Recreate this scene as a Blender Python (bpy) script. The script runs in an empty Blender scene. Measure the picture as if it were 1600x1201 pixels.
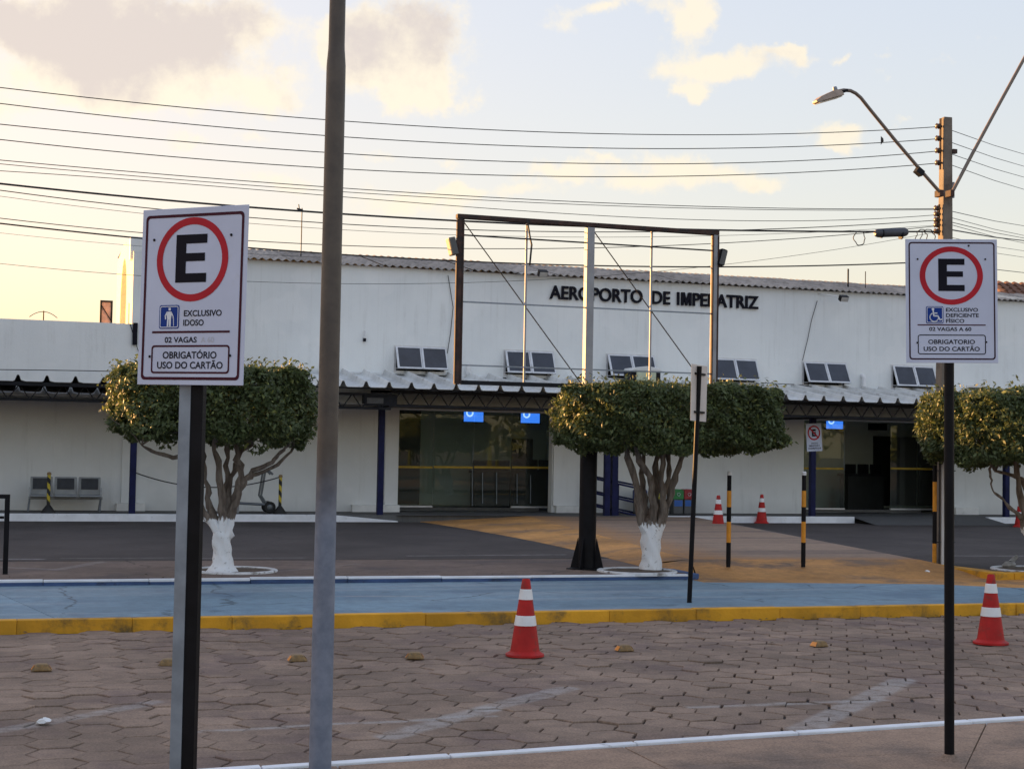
import bpy, math, random
import numpy as np
from mathutils import Vector, Matrix

S = bpy.context.scene
COL = S.collection
random.seed(7)
PI = math.pi
sin, cos = math.sin, math.cos

# ------------------------------------------------------------------ camera
# world axes: X runs along the street (and the terminal front), Y runs away towards the terminal, Z up. Road surface z = 0.
FPX, CAM_H, PHI, ROLL = 2400.0, 1.80, math.radians(18), 0.018
PITCH = math.atan(100 / 2400)


def _yaw(p):
    return Vector((p[0] * cos(PHI) + p[1] * sin(PHI), -p[0] * sin(PHI) + p[1] * cos(PHI), p[2]))


_f, _r0, _u0 = Vector((0, cos(PITCH), sin(PITCH))), Vector((1, 0, 0)), Vector((0, -sin(PITCH), cos(PITCH)))
CF, CR, CU = _yaw(_f), _yaw(cos(ROLL) * _r0 + sin(ROLL) * _u0), _yaw(-sin(ROLL) * _r0 + cos(ROLL) * _u0)
CO = Vector((0, 0, CAM_H))
cam = bpy.data.objects.new('camera', bpy.data.cameras.new('camera'))
COL.objects.link(cam)
cam.matrix_world = Matrix(((CR.x, CU.x, -CF.x, CO.x), (CR.y, CU.y, -CF.y, CO.y), (CR.z, CU.z, -CF.z, CO.z), (0, 0, 0, 1)))
cam.data.sensor_width = 36
cam.data.lens = 36 * FPX / 1600
cam.data.clip_end = 3000
cam.data.clip_start = 0.05
S.camera = cam


def ray(x, y):
    return CF + CR * ((x - 800) / FPX) + CU * ((600.5 - y) / FPX)


def gz(x, y, z):            # survey helper: where the line of sight through photo pixel (x, y) meets height z
    d = ray(x, y)
    return CO + d * ((z - CAM_H) / d.z)


def gv(x, y, v):            # ... meets the vertical plane Y = v
    d = ray(x, y)
    return CO + d * (v / d.y)


# ------------------------------------------------------------------ world, sun, exposure
SUN_EL, SUN_AZ = math.radians(7.0), math.radians(-37)      # azimuth measured from +Y towards +X
W = bpy.data.worlds.new('World')
S.world = W
W.use_nodes = True
nt = W.node_tree
nt.nodes.clear()


class G:
    """tiny node-graph builder"""

    def __init__(s, nt):
        s.nt = nt

    def n(s, t, **kw):
        n = s.nt.nodes.new(t)
        for k, v in kw.items():
            setattr(n, k, v)
        return n

    def put(s, sock, v):
        if isinstance(v, bpy.types.NodeSocket):
            s.nt.links.new(v, sock)
        else:
            sock.default_value = v

    def m(s, op, a, b=None, c=None, clamp=False):
        n = s.n('ShaderNodeMath', operation=op, use_clamp=clamp)
        for i, v in enumerate((a, b, c)):
            if v is not None:
                s.put(n.inputs[i], v)
        return n.outputs[0]

    def vm(s, op, a, b=None, sc=None):
        n = s.n('ShaderNodeVectorMath', operation=op)
        s.put(n.inputs[0], a)
        if b is not None:
            s.put(n.inputs[1], b)
        if sc is not None:
            s.put(n.inputs[3], sc)
        return n.outputs['Value'] if op in ('DOT_PRODUCT', 'LENGTH', 'DISTANCE') else n.outputs[0]

    def mix(s, f, a, b, mode='MIX'):
        n = s.n('ShaderNodeMix', data_type='RGBA', blend_type=mode)
        s.put(n.inputs[0], f)
        s.put(n.inputs[6], a)
        s.put(n.inputs[7], b)
        return n.outputs[2]

    def noise(s, vec, scale, detail=4, rough=.55, dist=0):
        n = s.n('ShaderNodeTexNoise')
        s.put(n.inputs['Vector'], vec)
        n.inputs['Scale'].default_value = scale
        n.inputs['Detail'].default_value = detail
        n.inputs['Roughness'].default_value = rough
        n.inputs['Distortion'].default_value = dist
        return n.outputs['Fac']

    def ramp(s, v, lo, hi, a=0.0, b=1.0):
        n = s.n('ShaderNodeMapRange', interpolation_type='SMOOTHSTEP')
        s.put(n.inputs[0], v)
        n.inputs[1].default_value = lo
        n.inputs[2].default_value = hi
        n.inputs[3].default_value = a
        n.inputs[4].default_value = b
        return n.outputs[0]


def c4(c):
    return (c[0], c[1], c[2], 1)


g = G(nt)
tc = g.n('ShaderNodeTexCoord')
sky = g.n('ShaderNodeTexSky', sky_type='NISHITA')
sky.sun_disc = False
sky.sun_elevation = SUN_EL
sky.sun_rotation = SUN_AZ
sky.altitude = 100
sky.air_density = 1.0
sky.dust_density = 1.6
sky.ozone_density = 1.0
d = g.vm('NORMALIZE', tc.outputs['Generated'])
sep = g.n('ShaderNodeSeparateXYZ')
g.put(sep.inputs[0], d)
az = g.m('ARCTAN2', sep.outputs[0], sep.outputs[1])
el = g.m('ARCSINE', sep.outputs[2])
warp = g.noise(d, 22, 5, .6)
warp2 = g.noise(g.vm('ADD', d, (5.2, 1.3, 2.1)), 22, 5, .6)
az2 = g.m('ADD', az, g.m('MULTIPLY', g.m('SUBTRACT', warp, .5), .075))
el2 = g.m('ADD', el, g.m('MULTIPLY', g.m('SUBTRACT', warp2, .5), .045))
# cumulus scraps seen over the terminal: photo pixel, half sizes in pixels, strength
CLOUDS = [(190, 80, 190, 75, 1.0), (340, 40, 120, 50, .8), (80, 40, 110, 55, .8), (420, 140, 50, 28, .6), (655, 50, 105, 60, 1.0), (665, 138, 62, 34, 1.2),
          (570, 90, 70, 40, .7), (1080, 28, 46, 36, 1.1), (1130, 104, 95, 24, 1.1), (1234, 75, 38, 13, .9), (1088, 146, 38, 15, 1.0), (1050, 272, 125, 30, .85),
          (1330, 210, 52, 20, .9), (860, 275, 75, 17, .7), (640, 318, 110, 26, .7), (450, 290, 90, 20, .6), (1318, 86, 24, 10, .5), (1412, 97, 24, 8, .5), (960, 8, 90, 16, .7),
          (1400, 124, 30, 10, .5), (710, 258, 36, 14, .6), (20, 190, 60, 26, .6), (600, 245, 50, 14, .5), (820, 308, 60, 14, .5), (300, 215, 40, 12, .5), (560, 60, 40, 60, .7), (250, 150, 120, 30, .7), (120, 140, 90, 30, .6), (940, 250, 40, 10, .5), (1180, 288, 60, 14, .6), (1420, 190, 26, 9, .4), (880, 35, 40, 20, .45), (1310, 232, 60, 12, .5), (705, 300, 70, 14, .5), (400, 215, 30, 14, .5), (1500, 110, 30, 8, .4), (1545, 60, 40, 10, .4)]
acc = None
big = None
for (px, py, sx, sy, wgt) in CLOUDS:
    r = ray(px, py).normalized()
    a0, e0 = math.atan2(r.x, r.y), math.asin(r.z)
    qa = g.m('MULTIPLY', g.m('SUBTRACT', az2, a0), FPX / sx)
    qe = g.m('MULTIPLY', g.m('SUBTRACT', el2, e0), FPX / sy)
    q = g.m('ADD', g.m('MULTIPLY', qa, qa), g.m('MULTIPLY', qe, qe))
    e = g.m('MULTIPLY', g.m('EXPONENT', g.m('MULTIPLY', q, -1.0)), wgt)
    acc = e if acc is None else g.m('ADD', acc, e)
    if sx * sy > 4800:
        big = e if big is None else g.m('ADD', big, e)
# the same kind of broken cloud over the rest of the sky
pz = g.m('ADD', g.m('MAXIMUM', sep.outputs[2], 0.0), .16)
comb = g.n('ShaderNodeCombineXYZ')
g.put(comb.inputs[0], g.m('DIVIDE', sep.outputs[0], pz))
g.put(comb.inputs[1], g.m('DIVIDE', sep.outputs[1], pz))
broad = g.noise(comb.outputs[0], 1.1, 7, .58)
gen = g.m('MULTIPLY', g.ramp(broad, .50, .72), g.ramp(sep.outputs[2], .24, .40))
fine = g.noise(d, 48, 9, .68)
dens = g.m('ADD', g.m('ADD', acc, gen), g.m('MULTIPLY', g.m('SUBTRACT', fine, .5), 1.15))
cover = g.ramp(dens, .26, .86)
puff = g.noise(g.vm('ADD', d, (2.2, 8.1, 4.4)), 30, 8, .62)
thick = g.ramp(g.m('ADD', g.m('ADD', g.m('MULTIPLY_ADD', acc, .42, big), g.m('MULTIPLY', gen, .6)), g.m('MULTIPLY', g.m('SUBTRACT', puff, .5), 2.6)), .45, 1.55)
sunv = Vector((sin(SUN_AZ) * cos(SUN_EL), cos(SUN_AZ) * cos(SUN_EL), sin(SUN_EL)))
toward = g.m('MULTIPLY_ADD', g.vm('DOT_PRODUCT', d, tuple(sunv)), .5, .5)
ccol = g.mix(thick, (1.95, 1.72, 1.32, 1), (1.36, 1.18, 1.06, 1))
ccol = g.vm('MULTIPLY', ccol, (1, 1, 1))
ccol = g.vm('SCALE', ccol, sc=g.ramp(toward, .2, 1.0, .92, 1.10))
# a luminance curve evens the sky out: bright parts are held back, the far side is lifted
lum = g.m('MAXIMUM', g.vm('DOT_PRODUCT', sky.outputs[0], (.2126, .7152, .0722)), .02)
skyc = g.vm('SCALE', sky.outputs[0], sc=g.m('POWER', g.m('MULTIPLY', lum, .5), -.72))
lum2 = g.vm('DOT_PRODUCT', skyc, (.2126, .7152, .0722))
cx3 = g.n('ShaderNodeCombineXYZ')
for i_ in range(3):
    g.put(cx3.inputs[i_], lum2)
skyc = g.mix(.24, skyc, cx3.outputs[0])
skyc = g.vm('MULTIPLY', skyc, (.83, .715, .712))
col = g.mix(g.m('MULTIPLY', cover, .80), skyc, ccol)
bg = g.n('ShaderNodeBackground')
g.put(bg.inputs[0], col)
bg.inputs[1].default_value = 0.15
out = g.n('ShaderNodeOutputWorld')
g.put(out.inputs[0], bg.outputs[0])

sun = bpy.data.lights.new('sun', 'SUN')
sun.energy = 5.0
sun.angle = math.radians(0.53)
sun.color = (1.0, 0.52, 0.18)
so = bpy.data.objects.new('sun', sun)
COL.objects.link(so)
so.rotation_euler = sunv.to_track_quat('Z', 'Y').to_euler()
so.location = (-30, 40, 20)

S.view_settings.view_transform = 'Standard'
S.view_settings.look = 'None'
S.view_settings.gamma = 1
S.view_settings.use_curve_mapping = False
S.view_settings.exposure = 1.82
S.cycles.use_denoising = True
S.cycles.max_bounces = 8
S.cycles.transparent_max_bounces = 12


# ------------------------------------------------------------------ helpers
def wm(o):
    m = o.matrix_basis.copy()
    return wm(o.parent) @ m if o.parent else m


class MB:
    """collects shapes in world (or M-local) space; build() links them as one mesh object"""

    def __init__(s, M=None):
        s.v, s.f, s.mi, s.M, s.cur, s.sm = [], [], [], M, 0, []

    def add(s, vs, fs, smooth=False):
        k = len(s.v)
        s.v += [tuple(v) for v in vs]
        for f in fs:
            s.f.append([i + k for i in f])
            s.mi.append(s.cur)
            s.sm.append(smooth)
        return s

    def box(s, a, b, rot=None, piv=None):
        (x0, y0, z0), (x1, y1, z1) = a, b
        vs = [Vector(p) for p in ((x0, y0, z0), (x1, y0, z0), (x1, y1, z0), (x0, y1, z0), (x0, y0, z1), (x1, y0, z1), (x1, y1, z1), (x0, y1, z1))]
        if rot is not None:
            c = Vector(piv) if piv is not None else sum(vs, Vector()) / 8
            vs = [c + rot @ (v - c) for v in vs]
        return s.add(vs, [(3, 2, 1, 0), (4, 5, 6, 7), (0, 1, 5, 4), (1, 2, 6, 5), (2, 3, 7, 6), (3, 0, 4, 7)])

    def bar(s, p, q, w, h, up=(0, 0, 1)):
        p, q = Vector(p), Vector(q)
        t = (q - p).normalized()
        side = t.cross(Vector(up))
        if side.length < 1e-4:
            side = t.cross(Vector((0, 1, 0)))
        side.normalize()
        u = side.cross(t)
        vs = []
        for c in (p, q):
            for a, b in ((-1, -1), (1, -1), (1, 1), (-1, 1)):
                vs.append(c + side * (a * w / 2) + u * (b * h / 2))
        return s.add(vs, [(3, 2, 1, 0), (4, 5, 6, 7), (0, 1, 5, 4), (1, 2, 6, 5), (2, 3, 7, 6), (3, 0, 4, 7)])

    def tube(s, pts, rad, n=10, cap=True):
        pts = [Vector(p) for p in pts]
        if not hasattr(rad, '__len__'):
            rad = [rad] * len(pts)
        vs, fs = [], []
        nrm = None
        for i, p in enumerate(pts):
            t = (pts[min(i + 1, len(pts) - 1)] - pts[max(i - 1, 0)]).normalized()
            if nrm is None:
                nrm = t.orthogonal().normalized()
            nrm = (nrm - t * nrm.dot(t)).normalized()
            b = t.cross(nrm)
            for k in range(n):
                a = 2 * PI * k / n
                vs.append(p + (nrm * cos(a) + b * sin(a)) * rad[i])
        for i in range(len(pts) - 1):
            for k in range(n):
                fs.append((i * n + k, i * n + (k + 1) % n, (i + 1) * n + (k + 1) % n, (i + 1) * n + k))
        if cap:
            fs.append(tuple(range(n - 1, -1, -1)))
            fs.append(tuple((len(pts) - 1) * n + k for k in range(n)))
        return s.add(vs, fs, True)

    def lathe(s, c, prof, n=24, cap=True, sq=None):
        vs, fs = [], []
        for (r, z) in prof:
            for k in range(n):
                a = 2 * PI * k / n
                vs.append((c[0] + r * cos(a), c[1] + r * sin(a), c[2] + z))
        for i in range(len(prof) - 1):
            for k in range(n):
                fs.append((i * n + k, i * n + (k + 1) % n, (i + 1) * n + (k + 1) % n, (i + 1) * n + k))
        if cap:
            fs.append(tuple(range(n - 1, -1, -1)))
            fs.append(tuple((len(prof) - 1) * n + k for k in range(n)))
        return s.add(vs, fs, True)

    def prism(s, poly, y0, y1):
        """polygon in (x, z), extruded along y; counter-clockwise seen from -y"""
        n = len(poly)
        vs = [(p[0], y0, p[1]) for p in poly] + [(p[0], y1, p[1]) for p in poly]
        fs = [tuple(range(n)), tuple(range(2 * n - 1, n - 1, -1))]
        fs += [(k, n + k, n + (k + 1) % n, (k + 1) % n) for k in range(n)]
        return s.add(vs, fs)

    def slab(s, poly, z0, z1):
        n = len(poly)
        vs = [(p[0], p[1], z0) for p in poly] + [(p[0], p[1], z1) for p in poly]
        fs = [tuple(range(n - 1, -1, -1)), tuple(range(n, 2 * n))]
        fs += [(k, (k + 1) % n, n + (k + 1) % n, n + k) for k in range(n)]
        return s.add(vs, fs)

    def mesh(s, name, inv=None):
        M = s.M
        vs = s.v
        if M is not None:
            vs = [M @ Vector(v) for v in vs]
        if inv is not None:
            vs = [inv @ Vector(v) for v in vs]
        me = bpy.data.meshes.new(name)
        me.from_pydata([tuple(v) for v in vs], [], s.f)
        for p, m, sm in zip(me.polygons, s.mi, s.sm):
            p.material_index = m
            p.use_smooth = sm
        return me

    def build(s, name, mats, parent=None, bevel=0, kind=None):
        inv = wm(parent).inverted() if parent else None
        me = s.mesh(name, inv)
        for m in (mats if isinstance(mats, (list, tuple)) else [mats]):
            me.materials.append(m)
        o = bpy.data.objects.new(name, me)
        COL.objects.link(o)
        if parent:
            o.parent = parent
        if any(s.sm):
            me.set_sharp_from_angle(angle=math.radians(40))
        if bevel:
            b = o.modifiers.new('bevel', 'BEVEL')
            b.width = bevel
            b.segments = 2
            b.limit_method = 'ANGLE'
            b.angle_limit = math.radians(40)
        if kind:
            o['kind'] = kind
        return o


def thing(name, label, cat, loc=(0, 0, 0), rz=0.0, group=None):
    o = bpy.data.objects.new(name, None)
    COL.objects.link(o)
    o.location = loc
    o.rotation_euler = (0, 0, rz)
    o.empty_display_size = .2
    return tag(o, label, cat, group)


def tag(o, label, cat, group=None):
    o['label'] = label
    o['category'] = cat
    if group:
        o['group'] = group
    return o


KIDS = {}


def dup(root, loc, rz=None, label=None, group=None):
    r = root.copy()
    COL.objects.link(r)
    r.location = loc
    if rz is not None:
        r.rotation_euler = (0, 0, rz)
    if label:
        r['label'] = label
    if group:
        r['group'] = group
    for ch in [o for o in COL.objects if o.parent == root]:
        c = ch.copy()
        COL.objects.link(c)
        c.parent = r
        for gc in [o for o in COL.objects if o.parent == ch]:
            d = gc.copy()
            COL.objects.link(d)
            d.parent = c
    return r


def copy_part(o, parent, loc):
    c = o.copy()
    COL.objects.link(c)
    c.parent = parent
    c.location = loc
    return c


# ------------------------------------------------------------------ materials
MATS = {}


def base_mat(name):
    m = bpy.data.materials.new(name)
    m.use_nodes = True
    m.node_tree.nodes.clear()
    g = G(m.node_tree)
    o = g.n('ShaderNodeOutputMaterial')
    p = g.n('ShaderNodeBsdfPrincipled')
    g.put(o.inputs[0], p.outputs[0])
    MATS[name] = m
    return m, g, p, o


def pm(name, c, var=.18, scale=3.0, rough=.75, bump=.15, bscale=45, metal=0, c2=None, cover=(.52, .68), coords='Object', spec=.4, emit=None, rnd=0):
    """mottled procedural surface: colour c varied by noise, worn into c2 where a second noise is high"""
    m, g, p, o = base_mat(name)
    t = g.n('ShaderNodeTexCoord')
    if coords == 'World':
        v = g.n('ShaderNodeNewGeometry').outputs['Position']
    else:
        v = t.outputs['Object']
    f1 = g.noise(v, scale, 6, .6)
    lo, hi = c4([x * (1 - var) for x in c]), c4([min(1, x * (1 + var)) for x in c])
    col = g.mix(g.ramp(f1, .3, .7), lo, hi)
    if c2 is not None:
        f2 = g.noise(g.vm('ADD', v, (3.1, 7.7, 1.9)), scale * 2.3, 8, .68)
        col = g.mix(g.ramp(f2, *cover), col, c4(c2))
    if rnd:
        oi = g.n('ShaderNodeObjectInfo')
        k = g.m('MULTIPLY_ADD', oi.outputs['Random'], 2 * rnd, 1 - rnd)
        col = g.vm('SCALE', col, sc=k)
    g.put(p.inputs['Base Color'], col)
    p.inputs['Metallic'].default_value = metal
    p.inputs['Specular IOR Level'].default_value = spec
    g.put(p.inputs['Roughness'], g.m('MULTIPLY_ADD', f1, .16, rough - .08))
    if bump:
        b = g.n('ShaderNodeBump')
        b.inputs['Strength'].default_value = bump
        b.inputs['Distance'].default_value = .02
        g.put(b.inputs['Height'], g.noise(v, bscale, 5, .65))
        g.put(p.inputs['Normal'], b.outputs[0])
    if emit:
        p.inputs['Emission Color'].default_value = c4(emit[0])
        p.inputs['Emission Strength'].default_value = emit[1]
    return m


def seg(g, pos, a, b, hw, soft=.03):
    """mask of a painted line from a to b (on the ground, world metres)"""
    ax, ay = a
    bx, by = b
    ba = Vector((bx - ax, by - ay, 0))
    pa = g.vm('SUBTRACT', pos, (ax, ay, 0))
    h = g.m('DIVIDE', g.vm('DOT_PRODUCT', pa, tuple(ba)), ba.length_squared, clamp=True)
    dd = g.vm('LENGTH', g.vm('SUBTRACT', pa, g.vm('SCALE', tuple(ba), sc=h)))
    return g.ramp(dd, hw - soft, hw + soft, 1, 0)


def flatpos(g):
    p = g.n('ShaderNodeNewGeometry').outputs['Position']
    return g.vm('MULTIPLY', p, (1, 1, 0))


def ground_mat(name, c, lines=(), lcol=(.5, .5, .5), lamt=.6, var=.2, rough=.85, bump=.3, bscale=60, spots=None, cracks=0, c2=None, rnd=0, streak=None, fine=.0):
    m, g, p, o = base_mat(name)
    pos = flatpos(g)
    n1 = g.noise(pos, .55, 7, .62)
    n2 = g.noise(pos, 7, 6, .65)
    n3 = g.noise(pos, 60, 4, .7)
    col = g.mix(g.ramp(n1, .3, .7), c4([x * (1 - var) for x in c]), c4([x * (1 + var) for x in c]))
    if c2 is not None:
        col = g.mix(g.ramp(g.noise(g.vm('ADD', pos, (9, 4, 0)), .9, 8, .65), .48, .66), col, c4(c2))
    if streak is not None:          # worn by feet and tyres along x
        sv = g.vm('MULTIPLY', pos, (.12, 1.9, 0))
        col = g.mix(g.ramp(g.noise(sv, 1.0, 6, .6), .45, .7), col, c4(streak))
    col = g.vm('SCALE', col, sc=g.ramp(n2, .25, .75, .82, 1.16))
    col = g.vm('SCALE', col, sc=g.ramp(n3, .3, .7, 1 - .16 - fine, 1.12 + fine))
    # old spills and tyre dirt
    blot = g.noise(g.vm('ADD', pos, (17, 31, 0)), 1.6, 5, .6)
    col = g.vm('SCALE', col, sc=g.ramp(blot, .60, .74, 1.0, .70))
    if cracks:
        vo = g.n('ShaderNodeTexVoronoi', feature='DISTANCE_TO_EDGE')
        vo.inputs['Scale'].default_value = .42
        wv = g.n('ShaderNodeTexNoise')
        wv.inputs['Scale'].default_value = 2.5
        wv.inputs['Detail'].default_value = 6
        g.put(wv.inputs['Vector'], pos)
        g.put(vo.inputs['Vector'], g.vm('ADD', pos, g.vm('SCALE', wv.outputs['Color'], sc=.35)))
        ck = g.m('MULTIPLY', g.ramp(vo.outputs['Distance'], .002, .010, 1, 0), g.ramp(n1, .45, .55))
        col = g.vm('SCALE', col, sc=g.m('MULTIPLY_ADD', ck, -cracks, 1))
    if rnd:
        oi = g.n('ShaderNodeObjectInfo').outputs['Random']
        ri = g.n('ShaderNodeNewGeometry').outputs['Random Per Island']
        k = g.m('FRACT', g.m('ADD', g.m('MULTIPLY', oi, 7.31), ri))
        col = g.vm('SCALE', col, sc=g.m('MULTIPLY_ADD', k, 2 * rnd, 1 - rnd))
    for L in lines:
        a, b, hw = L[:3]
        amt = L[3] if len(L) > 3 else lamt
        msk = g.m('MULTIPLY', seg(g, pos, a, b, hw, L[4] if len(L) > 4 else .03), g.ramp(g.m('ADD', g.m('MULTIPLY', n2, .6), g.m('MULTIPLY', n3, .4)), .36, .58, .15, 1))
        col = g.mix(g.m('MULTIPLY', msk, amt), col, c4(lcol))
    g.put(p.inputs['Base Color'], col)
    p.inputs['Specular IOR Level'].default_value = .3
    g.put(p.inputs['Roughness'], g.m('MULTIPLY_ADD', n2, .2, rough - .1))
    b = g.n('ShaderNodeBump')
    b.inputs['Strength'].default_value = bump
    b.inputs['Distance'].default_value = .012
    g.put(b.inputs['Height'], g.m('ADD', g.noise(pos, bscale, 5, .7), g.m('MULTIPLY', n2, .5)))
    g.put(p.inputs['Normal'], b.outputs[0])
    return m


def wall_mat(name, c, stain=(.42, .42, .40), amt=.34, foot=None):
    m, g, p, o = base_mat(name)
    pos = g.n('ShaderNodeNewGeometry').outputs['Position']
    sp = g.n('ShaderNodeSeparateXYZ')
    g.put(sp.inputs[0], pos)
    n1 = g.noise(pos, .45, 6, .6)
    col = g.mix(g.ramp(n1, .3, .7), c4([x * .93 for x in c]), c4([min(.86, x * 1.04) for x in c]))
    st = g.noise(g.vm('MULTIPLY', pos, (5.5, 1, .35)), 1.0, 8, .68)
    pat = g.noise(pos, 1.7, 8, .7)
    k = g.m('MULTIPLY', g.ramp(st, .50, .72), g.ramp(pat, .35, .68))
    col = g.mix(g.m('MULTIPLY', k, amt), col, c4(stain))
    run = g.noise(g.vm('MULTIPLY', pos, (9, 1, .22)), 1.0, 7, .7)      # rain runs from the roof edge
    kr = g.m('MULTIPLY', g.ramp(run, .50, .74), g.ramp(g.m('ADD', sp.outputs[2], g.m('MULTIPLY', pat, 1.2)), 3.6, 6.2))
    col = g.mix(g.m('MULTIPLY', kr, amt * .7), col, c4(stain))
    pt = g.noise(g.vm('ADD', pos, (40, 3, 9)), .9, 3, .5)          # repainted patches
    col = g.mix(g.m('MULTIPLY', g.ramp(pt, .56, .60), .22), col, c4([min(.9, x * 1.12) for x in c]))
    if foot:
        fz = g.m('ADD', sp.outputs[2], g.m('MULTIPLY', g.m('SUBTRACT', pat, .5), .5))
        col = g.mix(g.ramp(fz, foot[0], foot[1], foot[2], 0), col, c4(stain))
    g.put(p.inputs['Base Color'], col)
    p.inputs['Roughness'].default_value = .8
    p.inputs['Specular IOR Level'].default_value = .25
    b = g.n('ShaderNodeBump')
    b.inputs['Strength'].default_value = .25
    b.inputs['Distance'].default_value = .02
    g.put(b.inputs['Height'], g.m('ADD', g.noise(pos, 30, 6, .7), g.m('MULTIPLY', n1, 1.5)))
    g.put(p.inputs['Normal'], b.outputs[0])
    return m


def glass_mat(name, tint=(.75, .8, .78), ior=1.45, rough=0.0, dirt=.04):
    m, g, p, o = base_mat(name)
    tr = g.n('ShaderNodeBsdfTransparent')
    tr.inputs[0].default_value = c4(tint)
    gl = g.n('ShaderNodeBsdfGlossy')
    gl.inputs['Roughness'].default_value = rough
    gl.inputs['Color'].default_value = (.9, .95, .95, 1)
    fr = g.n('ShaderNodeFresnel')
    fr.inputs[0].default_value = ior
    mx = g.n('ShaderNodeMixShader')
    g.put(mx.inputs[0], fr.outputs[0])
    g.put(mx.inputs[1], tr.outputs[0])
    g.put(mx.inputs[2], gl.outputs[0])
    df = g.n('ShaderNodeBsdfDiffuse')
    df.inputs[0].default_value = (.35, .36, .34, 1)
    mx2 = g.n('ShaderNodeMixShader')
    t = g.n('ShaderNodeTexCoord')
    g.put(mx2.inputs[0], g.m('MULTIPLY', g.noise(t.outputs['Object'], 3, 6, .7), dirt * 2))
    g.put(mx2.inputs[1], mx.outputs[0])
    g.put(mx2.inputs[2], df.outputs[0])
    g.put(o.inputs[0], mx2.outputs[0])
    m.node_tree.nodes.remove(p)
    return m


def leaf_mat(name, c, young):
    m, g, p, o = base_mat(name)
    ri = g.n('ShaderNodeNewGeometry').outputs['Random Per Island']
    t = g.n('ShaderNodeTexCoord').outputs['Object']
    clump = g.noise(t, 4.5, 3, .5)
    col = g.mix(ri, c4([x * .6 for x in c]), c4([x * 1.45 for x in c]))
    col = g.mix(g.m('MULTIPLY', g.m('GREATER_THAN', g.m('ADD', ri, g.m('MULTIPLY', clump, .35)), 1.13), .8), col, c4(young))
    g.put(p.inputs['Base Color'], col)
    p.inputs['Roughness'].default_value = .5
    p.inputs['Specular IOR Level'].default_value = .35
    tl = g.n('ShaderNodeBsdfTranslucent')
    g.put(tl.inputs[0], g.vm('SCALE', col, sc=1.4))
    mx = g.n('ShaderNodeMixShader')
    mx.inputs[0].default_value = .25
    g.put(mx.inputs[1], p.outputs[0])
    g.put(mx.inputs[2], tl.outputs[0])
    g.put(o.inputs[0], mx.outputs[0])
    return m


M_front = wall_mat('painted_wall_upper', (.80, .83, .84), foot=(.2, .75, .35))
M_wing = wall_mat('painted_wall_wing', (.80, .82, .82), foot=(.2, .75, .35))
M_side = wall_mat('sun_tinted_wall_side', (.84, .74, .48), amt=.3)  # yellow of the low sun is mixed into this base colour
M_trim = pm('white_trim', (.72, .73, .72), .12, 2, .6, .1, 30, c2=(.45, .44, .42), cover=(.58, .8))
M_room = pm('interior_wall', (.78, .82, .78), .06, 1, .7, .05)
M_roomfloor = pm('interior_floor', (.16, .15, .14), .15, 2, .35, .05)
M_dark = pm('dark_interior', (.02, .022, .024), .3, 2, .6, .05)
M_roofc = pm('fibre_cement', (.29, .265, .24), .25, 2.2, .9, .5, 25, c2=(.14, .13, .12), cover=(.50, .70), rnd=.22)
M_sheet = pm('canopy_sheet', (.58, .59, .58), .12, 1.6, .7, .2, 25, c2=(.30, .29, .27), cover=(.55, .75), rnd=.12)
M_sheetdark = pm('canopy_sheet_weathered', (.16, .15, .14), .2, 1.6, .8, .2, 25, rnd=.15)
M_steel = pm('dark_steel', (.013, .014, .018), .3, 4, .6, .1, spec=.15)
M_navy = pm('navy_paint', (.011, .014, .060), .25, 4, .5, .1, spec=.15)
M_blackpaint = pm('black_paint', (.007, .007, .009), .35, 5, .5, .08, spec=.14)
M_galv = pm('galvanised', (.24, .28, .33), .18, 6, .5, .06, metal=.4)
M_alu = pm('aluminium', (.62, .63, .65), .1, 6, .4, .03, metal=.35)
M_glassdark = pm('window_glass', (.035, .04, .055), .25, 2, .16, 0, spec=.55)
M_glass = glass_mat('door_glass', (.80, .87, .84), dirt=.05)
M_yellowtape = pm('yellow_tape', (.55, .38, .05), .15, 8, .6, .0)
M_signface = pm('sign_white', (.56, .61, .76), .05, 2.5, .45, .02, spec=.15, c2=(.50, .51, .53), cover=(.60, .80))
M_signback = pm('sign_back', (.62, .56, .52), .08, 3, .5, .02)
M_red = pm('sign_red', (.45, .022, .035), .1, 6, .5, 0, spec=.12)
M_maroon = pm('sign_maroon', (.060, .012, .024), .15, 6, .5, 0, spec=.1)
M_ink = pm('sign_ink', (.009, .009, .016), .15, 6, .6, 0, spec=.1)
M_ghost = pm('sign_ghost', (.50, .52, .58), .05, 6, .45, 0)
M_signblue = pm('sign_blue', (.012, .045, .25), .12, 6, .5, 0, spec=.12)
M_signpic = pm('sign_picto', (.72, .76, .82), .04, 6, .4, 0)
M_conered = pm('cone_red', (.42, .021, .019), .16, 5, .55, .08, 30, spec=.2, c2=(.22, .035, .03), cover=(.52, .70))
M_conewhite = pm('cone_band', (.76, .77, .78), .06, 5, .35, .02, c2=(.5, .48, .46), cover=(.6, .85))
M_blackrubber = pm('black_rubber', (.018, .018, .018), .3, 5, .7, .1)
M_bollY = pm('bollard_yellow', (.66, .27, .02), .18, 6, .5, .06, c2=(.35, .15, .03), cover=(.6, .8))
M_bark = pm('bark', (.15, .125, .105), .35, 5, .9, .7, 30, c2=(.24, .21, .18), cover=(.5, .7))
M_white = pm('limewash', (.78, .80, .82), .1, 5, .9, .35, 35, c2=(.35, .33, .31), cover=(.62, .72))
M_whitek = pm('white_kerb_paint', (.75, .77, .80), .1, 2.5, .8, .25, 35, c2=(.33, .32, .31), cover=(.60, .74), coords='World')
M_yellowk = pm('yellow_kerb_paint', (.66, .32, .018), .22, 1.3, .75, .35, 30, c2=(.15, .10, .035), cover=(.50, .74), coords='World', rnd=.12)
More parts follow.
